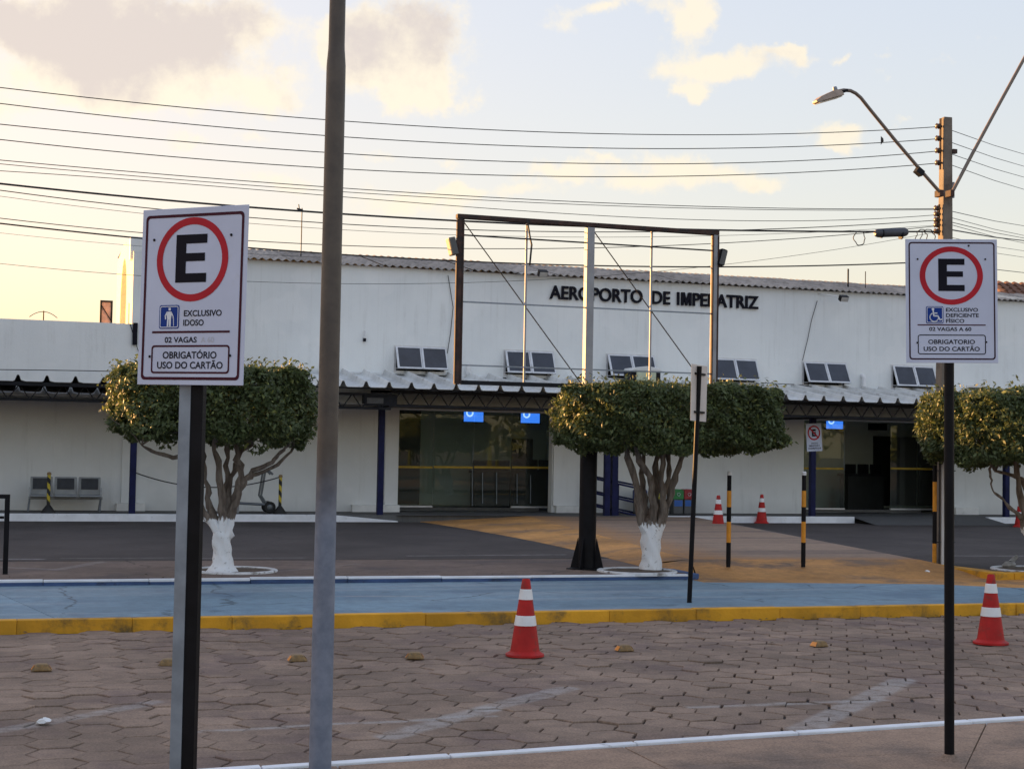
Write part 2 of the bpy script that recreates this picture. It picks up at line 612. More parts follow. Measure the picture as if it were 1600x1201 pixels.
M_ring = pm('worn_white_ring', (.66, .67, .68), .15, 3.5, .85, .3, 35, c2=(.22, .20, .18), cover=(.50, .66), coords='World')
M_bluek = pm('blue_kerb_paint', (.05, .09, .20), .25, 2.0, .75, .3, 30, c2=(.03, .04, .07), cover=(.55, .7), coords='World')
M_concrete = pm('concrete_pole', (.18, .155, .13), .22, 3, .9, .4, 25, c2=(.10, .085, .07), cover=(.56, .72))
M_rust = pm('rusty_steel', (.055, .030, .024), .4, 6, .8, .3, 30, c2=(.03, .025, .025), cover=(.48, .62))
M_polegrey = pm('billboard_grey', (.30, .31, .33), .15, 3, .55, .1, c2=(.20, .17, .14), cover=(.62, .78))
M_wire = pm('wire', (.022, .022, .024), .2, 5, .6, 0)
M_stud = pm('road_stud', (.24, .15, .06), .25, 20, .6, .1, c2=(.14, .11, .07), cover=(.5, .65))
M_studref = pm('stud_reflector', (.75, .28, .05), .1, 20, .25, 0)
M_soil = pm('soil', (.09, .065, .045), .35, 6, .95, .8, 25)
M_stone = pm('stone', (.34, .33, .31), .25, 8, .9, .5, 20)
M_closure = pm('lamp_grey', (.16, .15, .13), .15, 6, .5, .03)
M_litter = pm('paper', (.75, .75, .74), .08, 10, .8, .2)
M_trolley = pm('trolley_steel', (.13, .145, .155), .12, 5, .4, .03, metal=.4)
M_bench = pm('bench_steel', (.26, .28, .30), .12, 5, .4, .03, metal=.5)
M_benchseat = pm('bench_pad', (.035, .04, .05), .2, 6, .55, .1)
M_screen = pm('tv_screen', (.02, .05, .2), .05, 3, .3, 0, emit=((.03, .13, .56), .75))
M_screenw = pm('tv_logo', (.5, .6, .7), .05, 3, .3, 0, emit=((.4, .55, .8), .6))
M_tile = pm('clay_tile', (.17, .085, .055), .3, 5, .9, .4)
M_pipe = pm('white_pvc', (.70, .71, .72), .08, 4, .45, .02)
M_leaf = leaf_mat('ficus_leaf', (.082, .108, .042), (.23, .25, .07))
M_binG = pm('bin_green', (.03, .20, .06), .12, 6, .45, .02)
M_binR = pm('bin_red', (.30, .025, .035), .12, 6, .45, .02)
M_binY = pm('bin_yellow', (.50, .47, .03), .12, 6, .45, .02)
M_binB = pm('bin_blue', (.02, .05, .20), .12, 6, .45, .02)
M_binbody = pm('bin_body', (.09, .095, .10), .12, 6, .5, .02)
M_binlabel = pm('bin_label', (.03, .12, .42), .12, 6, .4, .02)
M_bulb = pm('lamp_glass', (.45, .43, .40), .1, 6, .3, .02)
M_lamp = pm('lamp_housing', (.34, .26, .20), .15, 6, .5, .04, metal=.3)


def pole_mat():
    m, g, p, o = base_mat('tall_pole_paint')
    t = g.n('ShaderNodeTexCoord').outputs['Object']
    sp = g.n('ShaderNodeSeparateXYZ')
    g.put(sp.inputs[0], t)
    n = g.noise(t, 9, 7, .65)
    n2 = g.noise(t, 2.5, 4, .6)
    brown = g.mix(g.ramp(n, .3, .7), (.065, .052, .043, 1), (.10, .080, .062, 1))
    grey = g.mix(g.ramp(n, .3, .7), (.13, .16, .22, 1), (.21, .24, .31, 1))
    k = g.ramp(g.m('ADD', sp.outputs[2], g.m('MULTIPLY', g.m('SUBTRACT', n2, .5), .45)), 1.28, 1.72)
    g.put(p.inputs['Base Color'], g.mix(k, grey, brown))
    p.inputs['Roughness'].default_value = .5
    b = g.n('ShaderNodeBump')
    b.inputs['Strength'].default_value = .12
    b.inputs['Distance'].default_value = .01
    g.put(b.inputs['Height'], g.noise(t, 45, 5, .6))
    g.put(p.inputs['Normal'], b.outputs[0])
    return m


M_tallpole = pole_mat()


def trunk_mat(top):
    m, g, p, o = base_mat('limewashed_trunk')
    t = g.n('ShaderNodeTexCoord').outputs['Object']
    sp = g.n('ShaderNodeSeparateXYZ')
    g.put(sp.inputs[0], t)
    n = g.noise(t, 6, 7, .65)
    st = g.noise(g.vm('MULTIPLY', t, (14, 14, 2)), 1.5, 6, .6)
    bark = g.mix(g.ramp(st, .3, .7), (.085, .066, .052, 1), (.21, .175, .145, 1))
    wh = g.mix(g.ramp(g.noise(t, 13, 8, .75), .57, .66), (.80, .82, .84, 1), (.30, .28, .26, 1))
    k = g.ramp(g.m('ADD', sp.outputs[2], g.m('MULTIPLY', g.m('SUBTRACT', st, .5), .28)), top - .015, top + .015)
    g.put(p.inputs['Base Color'], g.mix(k, wh, bark))
    p.inputs['Roughness'].default_value = .9
    b = g.n('ShaderNodeBump')
    b.inputs['Strength'].default_value = .7
    b.inputs['Distance'].default_value = .02
    g.put(b.inputs['Height'], g.m('ADD', st, g.m('MULTIPLY', n, .5)))
    g.put(p.inputs['Normal'], b.outputs[0])
    return m


# ------------------------------------------------------------------ ground
Z_WALK, Z_TER, Z_FLOOR, Z_PAVE = .11, .18, .33, .10
Y_KERB, Y_WALK1, Y_LANE, Y_KERB2, Y_WALL = 15.15, 18.72, 21.6, 32.2, 34.0


def P2(x, y, z):
    p = gz(x, y, z)
    return (p.x, p.y)


M_earth = ground_mat('earth', (.16, .13, .105))
M_paver = ground_mat('paving_stone', (.245, .175, .130), rnd=.15, bump=.5, bscale=70, fine=.10, c2=(.185, .130, .108), lcol=(.42, .41, .40), lines=[
    (P2(300, 1141, 0), P2(770, 1119, 0), .035, .6), (P2(610, 1150, 0), P2(760, 1108, 0), .10, .5), (P2(760, 1108, 0), P2(885, 1076, 0), .10, .45),
    (P2(1080, 1105, 0), P2(1380, 1092, 0), .04, .5), (P2(1255, 1138, 0), P2(1410, 1062, 0), .11, .5), (P2(0, 1141, 0), P2(240, 1096, 0), .07, .4)])
M_bed = ground_mat('joint_sand', (.040, .029, .024), bump=.6)
M_pavement = ground_mat('concrete_pavement', (.30, .205, .145), c2=(.185, .135, .105), bump=.6, bscale=45, fine=.14)
M_walkblue = ground_mat('blue_painted_concrete', (.165, .255, .320), var=.18, rough=.65, bump=.15, streak=(.25, .315, .365), c2=(.115, .185, .255), cracks=.55, lines=[
    (P2(530, 931, .11), P2(672, 931, .11), .05, .6)], lcol=(.38, .36, .35), rnd=.04)
M_lane = ground_mat('asphalt', (.060, .050, .046), var=.24, cracks=.3, bump=.5, bscale=80, fine=.05, lcol=(.40, .38, .37), lines=[
    (P2(0, 873, .18), P2(65, 873, .18), .05, .7), (P2(100, 872, .18), P2(270, 871, .18), .05, .30), (P2(310, 872, .18), P2(470, 871, .18), .05, .35),
    (P2(640, 868, .18), P2(880, 866, .18), .06, .4), (P2(1490, 868, .18), P2(1640, 868, .18), .07, .4)])
M_terrace = ground_mat('worn_screed', (.165, .120, .096), var=.24, cracks=.5, bump=.4, c2=(.105, .082, .076), fine=.06, lcol=(.30, .27, .25), lines=[
    (P2(0, 885, .18), P2(90, 889, .18), .07, .5), (P2(90, 889, .18), P2(190, 871, .18), .08, .45), (P2(420, 893, .18), P2(560, 880, .18), .05, .3)])
M_ochre = ground_mat('ochre_painted_screed', (.48, .24, .075), var=.28, rough=.8, bump=.3, c2=(.21, .135, .085), fine=.08, cracks=.3)
M_table = ground_mat('raised_crossing', (.28, .195, .135), var=.12, rough=.75, bump=.25, streak=(.135, .098, .080), fine=.04, lcol=(.40, .19, .055), lines=[((9.2, 20.2), (10.7, 32), .75, .9, .7), ((9.3, 20.3), (12.9, 19.9), .3, .8, .3)])
M_walkfloor = ground_mat('walkway_screed', (.10, .10, .098), var=.15, rough=.7, bump=.25)

o = MB().add([(-600, -600, -.16), (600, -600, -.16), (600, 900, -.16), (-600, 900, -.16)], [(0, 1, 2, 3)]).build('ground', M_earth)
o['kind'] = 'structure'

road = MB().slab([(-14, 7.9), (24, 7.9), (24, Y_KERB + .05), (-14, Y_KERB + .05)], -.15, -.019).build('road', M_bed)
road['kind'] = 'structure'


# hexagonal paving stones
def hexmesh(seed):
    rr = random.Random(seed)
    ap = .150
    R_ = ap / cos(PI / 6)
    ring = []
    for k in range(6):
        a = PI / 3 * k
        ring.append((R_ * cos(a) * (1 - rr.uniform(0, .045)), R_ * sin(a) * (1 - rr.uniform(0, .045))))
    # split every edge so the outline is a little chipped
    poly = []
    for k in range(6):
        p, q = ring[k], ring[(k + 1) % 6]
        poly.append(p)
        t = rr.uniform(.35, .65)
        j = 1 - rr.uniform(0, .06)
        poly.append(((p[0] + (q[0] - p[0]) * t) * j, (p[1] + (q[1] - p[1]) * t) * j))
    n = len(poly)
    vs = [(x, y, -.03) for x, y in poly] + [(x, y, -.005) for x, y in poly] + [(x * .978, y * .978, 0) for x, y in poly]
    fs = [(k, (k + 1) % n, n + (k + 1) % n, n + k) for k in range(n)]
    fs += [(n + k, n + (k + 1) % n, 2 * n + (k + 1) % n, 2 * n + k) for k in range(n)]
    fs.append(tuple(2 * n + k for k in range(n)))
    return vs, fs


HEX = [hexmesh(i) for i in range(14)]
HEXME = []
for vs, fs in HEX:
    me = bpy.data.meshes.new('paver')
    me.from_pydata(vs, [], fs)
    me.materials.append(M_paver)
    HEXME.append(me)
dx, dy = 1.5 * .150 / cos(PI / 6), .300


def near_line(x):
    return 8.14 + (x - 1.27) * (8.57 - 8.14) / (6.34 - 1.27)


def pix(p):
    d = Vector(p) - CO
    k = d.dot(CF)
    return (800 + FPX * d.dot(CR) / k, 600.5 - FPX * d.dot(CU) / k, k)


pav = []
rr = random.Random(3)
j = 0
x = -7.5
while x < 17:
    y = 7.8 + (dy / 2 if j % 2 else 0)
    while y < Y_KERB - .02:
        if y > near_line(x) - .14:
            xx_, yy_ = x + rr.gauss(0, .004), y + rr.gauss(0, .004)
            px = pix((xx_, yy_, 0))
            pav.append((xx_, yy_, px[0], px[1], px[2]))
        y += dy
    x += dx
    j += 1
inview = sorted([p for p in pav if -20 < p[2] < 1620 and p[3] < 1215], key=lambda p: p[4])
near = set((p[0], p[1]) for p in inview[:300])
field = MB()
for p in pav:
    ang = rr.randrange(6) * PI / 3
    k = rr.randrange(len(HEX))
    z = rr.gauss(0, .0030) + .006 * sin(p[0] * 1.3) * sin(p[1] * 1.7)
    tx, ty = rr.gauss(0, .011), rr.gauss(0, .011)
    if (p[0], p[1]) in near:
        o = bpy.data.objects.new('paver', HEXME[k])
        COL.objects.link(o)
        o.parent = road
        o.location = (p[0], p[1], z)
        o.rotation_euler = (tx, ty, ang)
    else:
        Mx = Matrix.Translation((p[0], p[1], z)) @ Matrix.Rotation(ang, 4, 'Z') @ Matrix.Rotation(tx, 4, 'X') @ Matrix.Rotation(ty, 4, 'Y')
        field.add([Mx @ Vector(v) for v in HEX[k][0]], HEX[k][1])
field.build('paver_field', M_paver, road, kind='stuff')

# near pavement: concrete slabs behind a thin white kerb
nk = thing('near_kerb', '', '', (0, 0, 0))
del nk['label'], nk['category']
nk['kind'] = 'structure'
xs = [-4.2, -2.6, -1.2, .15, 1.3, 2.35, 3.5, 4.6, 5.9, 7.0, 8.3, 9.7]
rr = random.Random(5)
for a, b in zip(xs, xs[1:]):
    ya, yb = near_line(a) + rr.uniform(-.012, .012), near_line(b) + rr.uniform(-.012, .012)
    N = 7
    top, bot = [], []
    for i in range(N + 1):
        t = i / N
        xx = a + .004 + (b - a - .008) * t
        yy = ya + (yb - ya) * t
        top.append((xx, yy + .036 + rr.uniform(-.003, .003)))
        bot.append((xx, yy - .036 + rr.uniform(-.010, .006)))
    MB().slab(bot + top[::-1], -.14, Z_PAVE + .012 + rr.uniform(-.004, .004)).build('kerb_stone', M_whitek, nk, bevel=.006)

pave = MB().slab([(-14, -12), (24, -12), (24, near_line(24) - .3), (-14, near_line(-14) - .3)], -.15, Z_PAVE - .05).build('near_pavement', M_bed)
pave['kind'] = 'structure'


def clip_below(poly, f):            # keep the part of a polygon with y < f(x)
    outp = []
    for i in range(len(poly)):
        p, q = poly[i], poly[(i + 1) % len(poly)]
        dp, dq = p[1] - f(p[0]), q[1] - f(q[0])
        if dp <= 0:
            outp.append(p)
        if dp * dq < 0:
            t = dp / (dp - dq)
            outp.append((p[0] + (q[0] - p[0]) * t, p[1] + (q[1] - p[1]) * t))
    return outp


def slab_set(quads, zt, m, parent, name='slab', gap=.006):
    for q in quads:
        cx = sum(p[0] for p in q) / len(q)
        cy = sum(p[1] for p in q) / len(q)
        L = max(math.hypot(p[0] - cx, p[1] - cy) for p in q)
        qq = [(cx + (p[0] - cx) * (1 - gap / L), cy + (p[1] - cy) * (1 - gap / L)) for p in q]
        MB().slab(qq, zt - .05, zt).build(name, m, parent, bevel=.004)


edge = lambda x: near_line(x) - .055
c1, c2_, c3 = P2(1090, 1201, .1), P2(1480, 1201, .1), P2(1545, 1135, .1)
# joints seen beside the black post: one running to the kerb, one long diagonal
ja, jb = P2(1500, 1215, .1), P2(1542, 1128, .1)
da, db = P2(1000, 1140, .1), P2(1400, 1225, .1)
slopej = (jb[0] - ja[0]) / (jb[1] - ja[1])
jx = lambda yy: ja[0] + (yy - ja[1]) * slopej
quads = []
yr = [4.0, 6.1, 7.72, 12]
for i in range(3):
    y0, y1 = yr[i], yr[i + 1]
    cuts = [-13, -8, -4.6, -2.4, -.3, 1.7, 3.4, jx((y0 + min(y1, 8.5)) / 2), 7.4, 10, 14, 22]
    for a, b in zip(cuts, cuts[1:]):
        ka, kb = (slopej if abs(a - cuts[7]) < 1e-6 else 0), (slopej if abs(b - cuts[7]) < 1e-6 else 0)
        ym = (y0 + min(y1, 8.5)) / 2
        q = [(a + ka * (y0 - ym), y0), (b + kb * (y0 - ym), y0), (b + kb * (y1 - ym), y1), (a + ka * (y1 - ym), y1)]
        q = clip_below(q, edge)
        if len(q) > 2:
            quads.append(q)
slab_set(quads, Z_PAVE, M_pavement, pave)
MB().slab([(-13, -11), (22, -11), (22, 3.99), (-13, 3.99)], .02, Z_PAVE).build('rear_slab', M_pavement, pave)

# yellow kerb of the blue footpath
yk = thing('yellow_kerb', '', '')
del yk['label'], yk['category']
yk['kind'] = 'structure'
x = -9.0
rr = random.Random(11)
while x < 19:
    L = rr.choice([.95, 1.0, 1.0, 1.05])
    y0 = Y_KERB + rr.uniform(-.005, .005)
    MB().slab([(x + .001, y0), (x + L - .001, y0 + rr.uniform(-.004, .004)), (x + L - .001, Y_KERB + .14), (x + .001, Y_KERB + .14)], -.14, Z_WALK + .004 + rr.uniform(-.003, .003)).build('kerb_stone', M_yellowk, yk, bevel=.007)
    x += L
# blue footpath
fp = MB().slab([(-20, Y_KERB + .142), (26, Y_KERB + .142), (26, Y_WALK1 + .6), (-20, Y_WALK1 + .6)], -.15, Z_WALK - .045).build('footpath', M_bed)
fp['kind'] = 'structure'
xs = [-20, -13, -9.2, -6.1, -3.0, 0.1, 3.1, 5.2, 8.62]
quads = []
skew = .35
for a, b in zip(xs, xs[1:]):
    y0, y1 = Y_KERB + .145, Y_WALK1 - .004
    ka, kb = (0 if a == -20 else skew), (0 if b == 8.62 else skew)
    quads.append([(a + ka, y0), (b + kb, y0), (b - kb, y1), (a - ka, y1)])
slab_set(quads, Z_WALK, M_walkblue, fp)
yc = 17.45                                   # long joint east of the kerb end
bl0, bl1 = P2(1100, 910, Z_WALK), P2(1480, 913, Z_WALK)
quads = [[(8.62, Y_KERB + .145), (12.6, Y_KERB + .145), (12.4, yc - .35), (8.62, yc - .1)], [(8.62, yc - .1), (12.4, yc - .35), (11.75, 17.62), (11.55, 17.72), (8.62, 18.30)],
         [(12.6, Y_KERB + .145), (22, Y_KERB + .145), (22, 16.35), (14.2, 16.35), (12.4, yc - .35)]]
slab_set(quads, Z_WALK, M_walkblue, fp)
quads = [[(8.62, 18.30), (11.55, 17.72), (11.75, 17.62), (12.4, yc - .35), (14.2, 16.35), (22, 16.35), (22, 18.1), (13.6, 18.1), (13.1, 18.72), (8.66, 18.72)]]
for q in quads:
    # the ochre apron in front of the crossing, flush with the footpath
    MB().slab(q, Z_WALK - .05, Z_WALK - .003).build('apron', M_ochre, fp)

# terrace strip with a white topped blue kerb
bk = thing('blue_kerb', '', '')
del bk['label'], bk['category']
bk['kind'] = 'structure'
rr = random.Random(21)
x = -14.0
while x < 8.4:
    L = 1.2 if x + 1.2 < 7.4 else 8.6 - x
    z1 = Z_TER + rr.uniform(-.006, .006)
    y0 = Y_WALK1 + rr.uniform(-.01, .01)
    mb = MB()
    mb.slab([(x + .003, y0), (x + L - .003, y0), (x + L - .003, y0 + .09), (x + .003, y0 + .09)], -.1, z1 - .030)
    mb.cur = 1
    mb.slab([(x + .003, y0 - .002), (x + L - .003, y0 - .002), (x + L - .003, y0 + .092), (x + .003, y0 + .092)], z1 - .030 + rr.uniform(-.006, .004), z1)
    mb.build('kerb_stone', [M_bluek, M_whitek], bk, bevel=.006)
    x += L
MB().slab([(8.603, Y_WALK1 + .0), (8.76, Y_WALK1 + .03), (8.76, 20.1), (8.603, 20.1)], -.1, Z_TER + .003).build('kerb_return', M_bluek, bk, bevel=.01)
ter = MB().slab([(-40, Y_WALK1 + .1), (8.6, Y_WALK1 + .1), (8.6, Y_LANE), (-40, Y_LANE)], -.15, Z_TER - .004).build('terrace', M_terrace)
ter['kind'] = 'structure'
lane = MB().slab([(-60, Y_LANE + .002), (60, Y_LANE + .002), (60, Y_KERB2), (-60, Y_KERB2)], -.15, Z_TER).build('asphalt_lane', M_lane)
lane['kind'] = 'structure'
lane2 = MB().slab([(13.12, 18.42), (60, 18.42), (60, Y_LANE), (13.12, Y_LANE)], -.15, Z_TER - .002).build('asphalt_shoulder', M_lane)
lane2['kind'] = 'structure'
# kerb at the right, ochre painted
ek = thing('ochre_kerb', '', '')
del ek['label'], ek['category']
ek['kind'] = 'structure'
x = 13.3
while x < 24:
    MB().slab([(x + .003, 18.2), (x + 1.0, 18.2), (x + 1.0, 18.415), (x + .003, 18.415)], -.1, Z_TER + .02).build('kerb_stone', M_yellowk, ek, bevel=.012)
    x += 1.005
MB().slab([(13.0, 18.2), (13.298, 18.2), (13.298, 18.415), (13.115, 20.6), (12.98, 20.6)], -.1, Z_TER + .02).build('kerb_return', M_yellowk, ek, bevel=.012)

# raised crossing: table with sloping flanks, from the footpath to the walkway
zt = Z_FLOOR - .015
A0 = (8.70, 20.3)
mb = MB()
near_l, near_r = (9.3, 20.2), (12.85, 19.85)
far_l, far_r = (10.9, Y_KERB2 + .1), (14.9, Y_KERB2 + .1)
mid = lambda p, q, t: (p[0] + (q[0] - p[0]) * t, p[1] + (q[1] - p[1]) * t)
tbl = MB()
tbl.add([(near_l[0], near_l[1], zt - .05), (near_r[0], near_r[1], zt - .05), (far_r[0], far_r[1], zt), (far_l[0], far_l[1], zt)], [(0, 1, 2, 3)])
tb = tbl.build('raised_crossing', M_table)
tb['kind'] = 'structure'
# left flank: ochre ramp down to the asphalt
fl0, fl1 = P2(1003, 884, Z_TER), P2(632, 811, Z_TER)
n = 12
vs = []
for i in range(n + 1):
    t = i / n
    p = mid(near_l, far_l, t)
    q = mid(fl0, fl1, t)
    q = (q[0] + .35 * sin(PI * t), q[1])
    zq = Z_TER + .004
    vs += [(p[0], p[1], zt - .05 + .05 * t), ((p[0] + q[0]) / 2, (p[1] + q[1]) / 2, (zt + zq) / 2 - .01), (q[0], q[1], zq), (q[0] - .05, q[1] - .03, Z_TER - .05)]
fs = []
for i in range(n):
    for k in range(3):
        a = i * 4 + k
        fs.append((a, a + 4, a + 5, a + 1))
fl = MB().add(vs, fs, True).build('crossing_flank', M_ochre)
fl['kind'] = 'structure'
# right flank: dark ramp
fr0, fr1 = P2(1455, 882, Z_TER), P2(1090, 816, Z_TER)
vs = []
for i in range(n + 1):
    t = i / n
    p = mid(near_r, far_r, t)
    q = mid((13.3, 19.9), (15.75, Y_KERB2 + .1), t)
    vs += [(p[0], p[1], zt - .05 + .05 * t), (q[0], q[1], Z_TER + .004), (q[0] + .03, q[1], Z_TER - .06)]
fs = []
for i in range(n):
    for k in range(2):
        a = i * 3 + k
        fs.append((a, a + 1, a + 4, a + 3))
M_darkramp = ground_mat('dark_screed', (.11, .10, .098), var=.2)
fr = MB().add(vs, fs, True).build('crossing_flank', M_darkramp)
fr['kind'] = 'structure'
# near flank: ochre ramp from the table down to the apron
vs, fs = [], []
for i in range(9):
    t = i / 8
    p = mid(near_l, near_r, t)
    q = mid((8.72, 18.70), (13.05, 18.55), t)
    vs += [(p[0], p[1], zt - .05), (p[0] * .5 + q[0] * .5, p[1] * .5 + q[1] * .5, .5 * (zt - .05 + Z_WALK) + .01), (q[0], q[1], Z_WALK), (q[0], q[1] - .02, Z_WALK - .06)]
for i in range(8):
    for k in range(3):
        a = i * 4 + k
        fs.append((a, a + 1, a + 5, a + 4))
# triangle closing the left corner
k = len(vs)
vs += [(near_l[0], near_l[1], zt - .05), (fl0[0], fl0[1], Z_TER + .004), (8.70, 18.72, Z_WALK + .001), (8.70, 19.6, Z_TER + .004)]
fs += [(k, k + 1, k + 3), (k, k + 3, k + 2)]
k = len(vs)
vs += [(near_r[0], near_r[1], zt - .05), (13.05, 18.55, Z_WALK + .001), (13.3, 19.9, Z_TER + .004)]
fs += [(k, k + 1, k + 2)]
nf = MB().add(vs, fs, True).build('crossing_flank', M_ochre)
nf['kind'] = 'structure'

# walkway in front of the terminal with its white kerb
wk = MB().slab([(-60, Y_KERB2 + .15), (60, Y_KERB2 + .15), (60, Y_WALL + 9), (-60, Y_WALL + 9)], -.15, Z_FLOOR - .008).build('walkway', M_walkfloor)
wk['kind'] = 'structure'
kk = thing('white_kerb', '', '')
del kk['label'], kk['category']
kk['kind'] = 'structure'


def kerb_run(x0, x1, taper0=False, taper1=False):
    n = max(1, round((x1 - x0) / 1.5))
    for i in range(n):
        a, b = x0 + (x1 - x0) * i / n, x0 + (x1 - x0) * (i + 1) / n
        za = Z_TER + .02 if (taper0 and i == 0) else Z_FLOOR
        zb = Z_TER + .02 if (taper1 and i == n - 1) else Z_FLOOR
        y0, y1 = Y_KERB2, Y_KERB2 + .148
        vs = [(a, y0, 0), (b, y0, 0), (b, y1, 0), (a, y1, 0), (a, y0, za), (b, y0, zb), (b, y1, zb), (a, y1, za)]
        MB().add(vs, [(3, 2, 1, 0), (4, 5, 6, 7), (0, 1, 5, 4), (1, 2, 6, 5), (2, 3, 7, 6), (3, 0, 4, 7)]).build('kerb_stone', M_whitek, kk, bevel=.008)


kend = P2(1325, 816, Z_TER)[0]
kst = gv(622, 808, Y_KERB2).x
kerb_run(-14, kst, False, True)
kerb_run(gv(930, 800, Y_KERB2).x, kend, True, False)
k3 = gv(1545, 815, Y_KERB2).x
kerb_run(k3, k3 + 9)
# ramp from the asphalt to the right-hand door
MB().add([(kend + .01, Y_KERB2 - .9, Z_TER + .003), (k3 - .01, Y_KERB2 - .9, Z_TER + .003), (k3 - .01, Y_KERB2 + .16, Z_FLOOR - .004), (kend + .01, Y_KERB2 + .16, Z_FLOOR - .004)], [(0, 1, 2, 3)]).build('entrance_ramp', M_walkfloor)['kind'] = 'structure'
MB().add([(kst, Y_KERB2 + .1, zt), (gv(930, 800, Y_KERB2).x, Y_KERB2 + .1, zt), (gv(930, 800, Y_KERB2).x, Y_KERB2 + .4, Z_FLOOR - .004), (kst, Y_KERB2 + .4, Z_FLOOR - .004)], [(0, 1, 2, 3)]).build('entrance_ramp', M_walkfloor)['kind'] = 'structure'


# ------------------------------------------------------------------ terminal building
def holed_wall(mb, x0, x1, z0, z1, y, holes, depth=.25):
    """wall in the plane Y = y facing -Y, with rectangular holes (xa, xb, za, zb) and their reveals"""
    xs = sorted(set([x0, x1] + [h[i] for h in holes for i in (0, 1)]))
    zs = sorted(set([z0, z1] + [h[i] for h in holes for i in (2, 3)]))
    for a, b in zip(xs, xs[1:]):
        for c, d in zip(zs, zs[1:]):
            mx, mz = (a + b) / 2, (c + d) / 2
            if any(h[0] < mx < h[1] and h[2] < mz < h[3] for h in holes):
                continue
            mb.add([(a, y, c), (b, y, c), (b, y, d), (a, y, d)], [(0, 1, 2, 3)])
    for (a, b, c, d) in holes:
        y2 = y + depth
        mb.add([(a, y, c), (a, y2, c), (a, y2, d), (a, y, d)], [(0, 1, 2, 3)])
        mb.add([(b, y, c), (b, y, d), (b, y2, d), (b, y2, c)], [(0, 1, 2, 3)])
        mb.add([(a, y, d), (a, y2, d), (b, y2, d), (b, y, d)], [(0, 1, 2, 3)])
        mb.add([(a, y, c), (b, y, c), (b, y2, c), (a, y2, c)], [(0, 1, 2, 3)])


YW = Y_WALL
X0 = gv(207, 470, YW).x                 # left corner of the tall block
X1 = 44.0
ZT = gv(800, 428, YW).z                 # top of the tall wall
ZW = gv(60, 500, YW).z                  # top of the left wing
D1 = (gv(620, 700, YW).x, gv(863, 700, YW).x)
D2 = (gv(1256, 720, YW).x, gv(1470, 720, YW).x)
ZD = gv(740, 643, YW).z
bld = thing('airport_terminal', 'long white airport terminal with black wall lettering, awning windows and glass doors', 'building', (X0, YW, 0))
wins = [gv(x, y, YW) for x, y in ((617, 543), (788, 547), (948, 553), (1111, 558), (1254, 565), (1393, 570))]
WW, WH = 1.19, .56
ztop = sum(w.z for w in wins) / 6
holes = [(D1[0], D1[1], 0, ZD), (D2[0], D2[1], 0, ZD)]
for w in wins:
    holes.append((w.x + .03, w.x + WW - .03, ztop - WH, ztop - .03))
sw = gv(1511, 603, YW)
holes.append((sw.x, sw.x + .52, sw.z - .75, sw.z))
mb = MB()
holed_wall(mb, X0, X1, 0, ZT, YW, holes)
mb.build('wall', M_front, bld)
mb = MB()
holed_wall(mb, -46, X0, 0, ZW, YW - .012, [])
mb.add([(X0, YW - .012, 0), (X0, YW, 0), (X0, YW, ZW), (X0, YW - .012, ZW)], [(0, 1, 2, 3)])
mb.add([(-46, YW - .012, 0), (-46, YW - .012, ZW), (-46, YW + 16, ZW), (-46, YW + 16, 0)], [(0, 1, 2, 3)])
mb.add([(-46, YW - .012, ZW), (X0, YW - .012, ZW), (X0, YW + .18, ZW), (-46, YW + .18, ZW)], [(0, 1, 2, 3)])
mb.add([(-46, YW + .18, ZW), (X0, YW + .18, ZW), (X0, YW + 16, ZW - .35), (-46, YW + 16, ZW - .35)], [(0, 1, 2, 3)])
mb.build('wing_wall', M_wing, bld)
mb = MB()
mb.box((-32, YW + .8, ZW - .5), (-14.5, YW + 4.4, 9.4))
mb.box((-32.2, YW + .6, 9.402), (-14.3, YW + 4.6, 9.6))
mb.build('added_shade_block', M_wing, bld)  # block added out of view to keep low sun off the near posts
# side of the tall block above the wing, with an arched recess
L = 5.6
zl = [(0, ZT + .02), (.9, ZT + .28), (1.6, ZT + .42), (3.2, ZT + .60), (L, ZT + .42)]
poly = [(0, ZW - .4)] + [(L, ZW - .4)] + [(p[0], p[1]) for p in zl[::-1]]
mb = MB()
arch_c, arch_w, arch_z = 3.0, 1.0, ZW + .75
arc = [(arch_c + arch_w * cos(a), arch_z + 1.0 * sin(a)) for a in [PI * i / 12 for i in range(13)]]
ring = [(arch_c + arch_w, ZW - .4)] + arc + [(arch_c - arch_w, ZW - .4)]
# fill around the arch as quads up to the roof line


def roofz(t):
    for (a, za), (b, zb) in zip(zl, zl[1:]):
        if a <= t <= b:
            return za + (zb - za) * (t - a) / (b - a)
    return zl[-1][1]


def sidept(t, z):
    return (X0, YW + t, z)


for (a, b) in ((0, .9), (.9, 1.6), (1.6, arch_c - arch_w), (arch_c + arch_w, L)):
    mb.add([sidept(a, ZW - .4), sidept(a, roofz(a)), sidept(b, roofz(b)), sidept(b, ZW - .4)], [(0, 1, 2, 3)])
for p, q in zip(arc, arc[1:]):
    mb.add([sidept(p[0], p[1]), sidept(q[0], q[1]), sidept(q[0], roofz(q[0])), sidept(p[0], roofz(p[0]))], [(0, 1, 2, 3)])
for p, q in zip(ring, ring[1:]):
    mb.add([sidept(*p), (X0 + .45, YW + p[0], p[1]), (X0 + .45, YW + q[0], q[1]), sidept(*q)], [(0, 1, 2, 3)])
mb.add([(X0 + .45, YW + arch_c - 1.2, ZW - .4), (X0 + .45, YW + arch_c + 1.2, ZW - .4), (X0 + .45, YW + arch_c + 1.2, arch_z + 1.2), (X0 + .45, YW + arch_c - 1.2, arch_z + 1.2)], [(0, 3, 2, 1)])
mb.add([(X0, YW + L, 0), (X0, YW + L, roofz(L)), (X1, YW + L, roofz(L)), (X1, YW + L, 0)], [(0, 1, 2, 3)])
